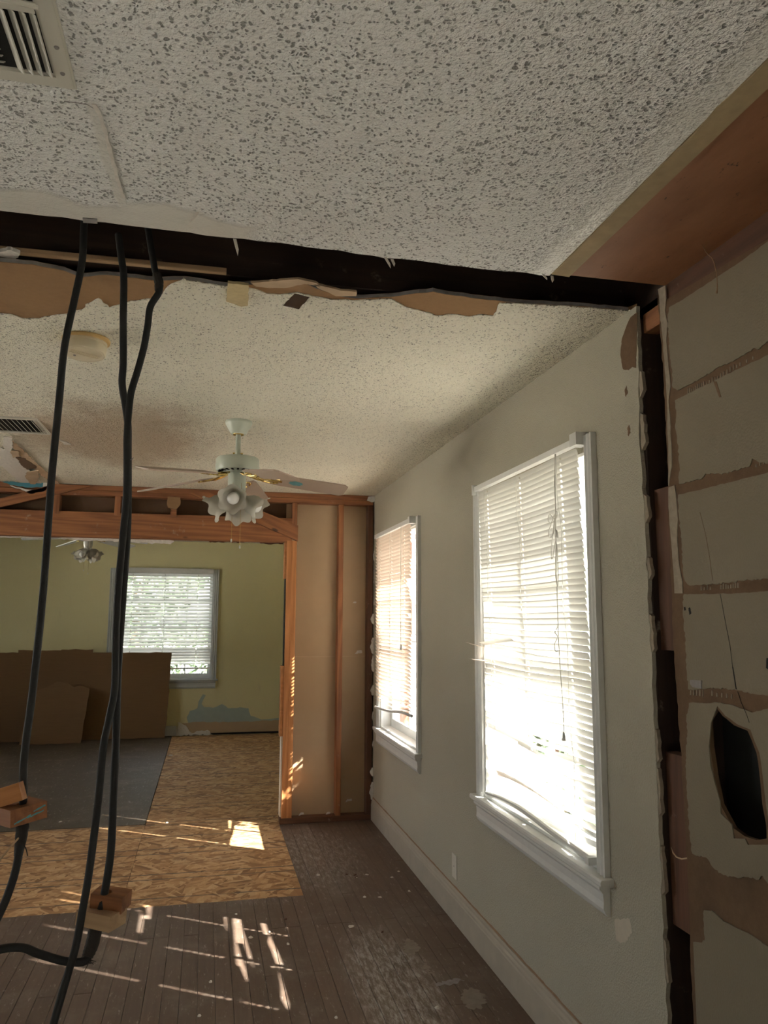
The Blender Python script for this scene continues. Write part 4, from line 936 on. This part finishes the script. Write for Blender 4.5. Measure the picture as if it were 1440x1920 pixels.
cabC = empty('power_cable', at(190, 1440, 1, 1.98), 'right black cable with a kink near the slot running down out of frame', 'cable')
MB().tube(cpath([(276,420,2.03),(281,450,2.02),(286,480,2.01),(291,508,YC),(298,528,YC),(298,548,YC-.003),(282,575,YC-.003),(277,610,YC-.003),(270,650,YC-.004),(258,695,YC-.005),(246,735,YC-.008),(241,775,YC-.01),(238,820,YC-.01),(238,860,YC-.01),(237,930,YC-.01),(230,1010,YC-.01),(222,1100,YC-.01),(217,1200,YC-.012),(215,1290,YC-.015),(205,1345,YC-.02),(194,1400,YC-.02),(183,1511,YC-.03),(167,1636,YC-.04),(155,1705,YC-.045),(142,1775,YC-.05),(122,1844,YC-.055),(101,1917,YC-.06),(70,2030,YC-.07),(30,2190,YC-.05),(-20,2330,YC+.1)]), .0086, 10).build('jacket', M['rubber'], cabC, True)
MB().tube(cpath([(293,512,YC),(298,530,YC),(297,546,YC)]), [.009, .011, .012, .011, .0115, .012, .0118, .011, .0115, .0112, .0105, .010, .009], 8).build('frayed_sleeve', M['frayed'], cabC, True)
MB().tube(cpath([(236,845,YC-.012),(240,858,YC-.012),(246,862,YC+.01),(250,858,YC+.02)]), .0012, 4).build('wire_tie', M['grey_edge'], cabC)

def block(name, c, dims, rot, mat, label, hole=True, extra=None):
    """sawn 2x4 offcut, drilled for the cable; local X is the grain"""
    R_ = Matrix.Translation(c) @ rot; r = empty(name, c, label, 'wood block', 'wood blocks on the cables')
    a, b, d = (v/2 for v in dims)
    hl = [[(.011*math.cos(2*math.pi*k/12)+hole[0], .011*math.sin(2*math.pi*k/12)+hole[1]) for k in range(12)]] if hole else []
    mb = MB().slab([(-a, -b), (a, -b), (a, b), (-a, b)], hl, lambda u, v, t: Vector((u, v, t)), -d, d)
    me = bpy.data.meshes.new('offcut'); me.from_pydata(mb.v, [], mb.f); me.update()
    bm = bmesh.new(); bm.from_mesh(me); bmesh.ops.recalc_face_normals(bm, faces=bm.faces); bm.to_mesh(me); bm.free()
    o = link('offcut', me, mat, r, c, rot.to_euler())
    if extra: extra(r, R_, a, b, d)
    return r
cA = at(46, 1521, 1, YC)
def chalk(r, R_, a, b, d):
    for k, (u0, u1, z0, z1) in enumerate(((-.8, .1, -.75, -.2), (.25, .9, .1, .45), (-.1, .8, -.45, -.1))):
        MB().slab(ragged([(u0*b, z0*d), (u1*b, z1*d), (u1*b, z1*d+.003), (u0*b, z0*d+.003)], .005, .001, k, True), [], lambda u, v, t: R_ @ Vector((a+t, u, v)), 0, .0005).build('chalk_mark', M['teal'], r)
block('wood_block', cA + Vector((-.012, .0, 0)), (.085, .088, .038), RZ(math.radians(-48)) @ RX(math.radians(4)), M['fir'], 'orange drilled wood block with blue chalk marks at left edge', (.012, 0), chalk)
block('wood_block', at(38, 1486, 1, YC) + Vector((-.018, -.018, 0)), (.062, .022, .04), RZ(math.radians(-15)) @ RY(math.radians(-18)), M['fir_light'], 'small tilted wood scrap wedged above the chalk marked block', None)
cB = at(190, 1718, 1, YC)
block('wood_block', cB, (.092, .062, .034), RZ(math.radians(-30)) @ RY(math.radians(4)), M['fir_pale'], 'pale drilled wood block lowest on the middle cable', (.0, .006))
block('wood_block', at(208, 1686, 1, YC+.012), (.078, .05, .036), RZ(math.radians(-20)) @ RY(math.radians(5)) @ RX(math.radians(6)), M['fir'], 'dark split wood block resting on the pale lowest block', (-.008, -.004))

# ================================================================== far room, cardboard
def sheet(pts, y0, lean, t, label, seed, mat='cardboard', group='cardboard sheets against the far wall', parts=None):
    """cardboard (x, z) outline standing at y0 and leaning back to the wall"""
    f = lambda u, v, d: Vector((u, y0 + v*lean + d, v))
    r = empty('cardboard_sheet', (sum(p[0] for p in pts)/len(pts), y0, 0), label, 'cardboard', group)
    MB().slab(ragged(pts, .08, .006, seed, True), [], f, 0, t).build('panel', M[mat], r)
    if parts: parts(r, f)
    return r
def creases(xs, zmax):
    def go(r, f):
        for x in xs: MB().slab([(x-.002, .02), (x+.002, .02), (x+.002, zmax), (x-.002, zmax)], [], f, -.0012, 0).build('crease', M['cardboard'], r)
    return go
sheet([(-3.2, 0), (-.47, 0), (-.445, .4), (-.43, 1.04), (-1.2, 1.045), (-3.2, 1.05)], 10.30, .09, .006, 'widest brown cardboard sheet leaning below the far window', 1, parts=creases((-2.36, -1.2), 1.0))
sheet([(-2.25, 0), (-1.38, 0), (-1.38, 1.085), (-1.75, 1.085), (-1.76, 1.075), (-2.25, 1.082)], 10.325, .07, .005, 'cardboard sheet showing only a sliver above the widest sheet', 2)
sheet([(-2.10, 0), (-1.42, 0), (-1.37, .62), (-1.48, .66), (-1.55, .64), (-1.62, .69), (-1.75, .71), (-1.83, .66), (-1.90, .63), (-1.98, .61), (-2.05, .60)], 10.06, .20, .005, 'small torn cardboard flap standing in front of the widest sheet', 3, parts=creases((-1.75, -1.68), .62))

# ================================================================== small things
ow = empty('wall_outlet', at(853, 1622, 0, XR), 'painted over outlet plate low on the wall between the windows', 'outlet')
P = at(853, 1624, 0, XR)
MB().bevelbox((0, 0, 0), (.07, .115, .005), .002, Matrix(((0, 0, -1, XR), (1, 0, 0, P.y-.035), (0, 1, 0, P.z-.0575), (0, 0, 0, 1)))).build('plate', M['outlet'], ow)
for dz in (-.02, .02):
    MB().bevelbox((-.017, -.0125, 0), (.017, .0125, .0015), .001, Matrix(((0, 0, -1, XR-.005), (1, 0, 0, P.y), (0, 1, 0, P.z+dz), (0, 0, 0, 1)))).build('socket', M['outlet'], ow)
MB().tube([(XR-.005, P.y, P.z), (XR-.0062, P.y, P.z)], .003, 8).build('screw', M['grey_edge'], ow)

cw = MB().tube(catmull([at(1300, 415, 0, 1.20), at(1322, 470, 0, 1.215), at(1336, 485, 0, 1.22), at(1343, 510, 0, 1.222), at(1345, 535, 0, 1.222), at(1344, 550, 0, 1.222)], 5), [.0005]*5+[.0012]*5+[.0016]*5+[.001]*5+[.0018]*4+[.003, .0025], 5).build('cobweb_strand', M['dust_brown'])
tag(cw, 'dusty cobweb strand hanging from the brown panel beside the near wall', 'cobweb')

rc = random.Random(11)
chip_spots = [(658,1737,7),(683,1682,4),(712,1682,4),(688,1640,4),(668,1645,3),(735,1645,4),(767,1671,4),(747,1634,3),(540,1770,4),(470,1758,4),(373,1905,4),(443,1714,3),(596,1641,4),(505,1748,3),(630,1908,4),(820,1890,5),(113,1540,4),(313,1541,4),(320,1415,4),(395,1841,4)]
for i, (a, b, s) in enumerate(chip_spots):
    inosb = False
    P = at(a, b, 2, 0.0); k = s/400*P.y/3.6
    pts = [(P.x+k*math.cos(t_)*rc.uniform(.6, 1.2), P.y+k*math.sin(t_)*rc.uniform(.6, 1.4)) for t_ in (0, .9, 1.9, 2.9, 4.1, 5.2)]
    z0 = -.0045 if P.y > 6.122 and P.x < -.392 else (-.008 if (P.y > 4.43 and P.x < .57) else .0)
    top = rc.uniform(.003, .008)
    mb = MB(); n = len(pts); c = Vector((P.x, P.y, z0+top))
    mb.add([Vector((x, y, z0)) for x, y in pts] + [Vector((P.x+(x-P.x)*.6, P.y+(y-P.y)*.6, z0+top*rc.uniform(.6, 1))) for x, y in pts] + [c], [(j, (j+1) % n, n+(j+1) % n, n+j) for j in range(n)] + [(n+j, n+(j+1) % n, 2*n) for j in range(n)] + [tuple(range(n))[::-1]])
    o = mb.build('plaster_chip', M['chip'])
    if i == 0: tag(o, 'largest white plaster chip on the planks near the window wall', 'plaster chip', 'plaster chips on the floor')
    elif i == 18: tag(o, 'white plaster chip on the far room floor by the strand board', 'plaster chip', 'plaster chips on the floor')
    elif i == 16: tag(o, 'white plaster chip on the dusty floor beside the leftmost cable', 'plaster chip', 'plaster chips on the floor')
    elif i == 17: tag(o, 'white plaster chip on the dusty floor just past the strand board edge', 'plaster chip', 'plaster chips on the floor')
    else: tag(o, 'small white plaster chip lying loose on the dark planks', 'plaster chip', 'plaster chips on the floor')
for i, (a, b) in enumerate(((1152//2+90, 1641), (1140//2+98, 1645), (650, 1640), (717, 1748), (536, 1724))):
    P = at(a, b, 2, 0); an = rc.uniform(0, 3)
    o = MB().box((-.010, -.002, 0), (.010, .002, .004), T(P) @ RZ(an)).box((-.004, -.004, 0), (.006, .003, .005), T(P) @ RZ(an+.6)).build('wood_splinter', M['fir_red']); tag(o, 'tiny dark wood splinter on the plank floor', 'splinter', 'wood splinters on the floor')

# ================================================================== outdoors
gr = MB().box((-40, -40, -.5), (40, 60, -.42)).build('ground', M['concrete']); tag(gr, 'pale sunlit concrete outside the windows', 'ground', kind='structure')
def tree(x, y, h, rad, n, seed, label):
    r = empty('tree', (x, y, -.42), label, 'tree', 'trees outside the far window'); rt = random.Random(seed)
    MB().tube([(x, y, -.42), (x+.05, y, h*.4), (x-.05, y+.05, h*.75)], [.14, .10, .05], 8).build('trunk', M['bark'], r, True)
    lf = MB()
    for _ in range(n):
        u = Vector((rt.gauss(0, 1), rt.gauss(0, 1), rt.gauss(0, 1))).normalized()*rad*rt.uniform(.55, 1)**.6
        c = Vector((x, y, h*.62)) + Vector((u.x, u.y, u.z*.95)); s = rt.uniform(.07, .14)
        a = Vector((rt.gauss(0, 1), rt.gauss(0, 1), rt.gauss(0, 1))).normalized(); b = a.orthogonal().normalized(); a, b = a*s, b*s*.5
        lf.add([c-a, c-b, c+a, c+b], [(0, 1, 2, 3)])
    tag(lf.build('foliage', M['leaf'], r), kind='stuff')
for (x, y, h, rd, n, sd_, lb) in ((-4.2, 15.4, 3.6, 1.35, 1500, 1, 'leafy tree outside the far window, leftmost of the row'), (-1.35, 15.6, 4.2, 1.4, 1700, 2, 'leafy tree outside the far window, second from the left'),
                                  (1.5, 15.4, 3.4, 1.35, 1500, 3, 'leafy tree outside the far window, rightmost of the row')):
    tree(x, y, h, rd, n, sd_, lb)
for (x, lb) in ((-3.0, 'low dark hedge outside the far window at left'), (0.3, 'low dark hedge outside the far window at right')):
    hd = empty('hedge', (x, 14.0, -.42), lb, 'hedge', 'hedges outside the far window'); lf = MB(); rt = random.Random(int(x*10))
    for _ in range(2600):
        c = Vector((x+rt.uniform(-1.6, 1.6), 14.0+rt.uniform(-.35, .35), rt.uniform(-.42, 1.25+.15*math.sin(x*3+rt.random())))); s = rt.uniform(.05, .09)
        a = Vector((rt.gauss(0, 1), rt.gauss(0, 1), rt.gauss(0, 1))).normalized(); b = a.orthogonal().normalized()*s*.5; a = a*s
        lf.add([c-a, c-b, c+a, c+b], [(0, 1, 2, 3)])
    tag(lf.build('foliage', M['leaf'], hd), kind='stuff')
    MB().tube([(x-1.5, 14, -.42), (x-1.5, 14, .9)], .02, 5).tube([(x, 14, -.42), (x, 14, .9)], .02, 5).tube([(x+1.5, 14, -.42), (x+1.5, 14, .9)], .02, 5).build('stems', M['bark'], hd)


sh = empty('sunblocker', (2.35, 5.06, -.42), 'unseen leafy shrub outside the window by the stud wall', 'sunblocker')  # foliage added out of view to block sun from the post
MB().tube([(2.35, 5.06, -.42), (2.35, 5.06, 1.2)], [.03, .015], 6).build('stem', M['bark'], sh)
lf = MB(); rt = random.Random(9)
for _ in range(2800):
    z = rt.uniform(-.2, 2.25); rr = .44*min(1, (2.35-z)/.3)*rt.uniform(0, 1)**.5; a_ = rt.uniform(0, 6.283)
    c = Vector((2.35+rr*math.cos(a_), 5.06+rr*math.sin(a_), z)); s = rt.uniform(.03, .05)
    a = Vector((rt.gauss(0, 1), rt.gauss(0, 1), rt.gauss(0, 1))).normalized(); b = a.orthogonal().normalized()*s*.5; a = a*s
    lf.add([c-a, c-b, c+a, c+b], [(0, 1, 2, 3)])
tag(lf.build('foliage', M['leaf'], sh), kind='stuff')
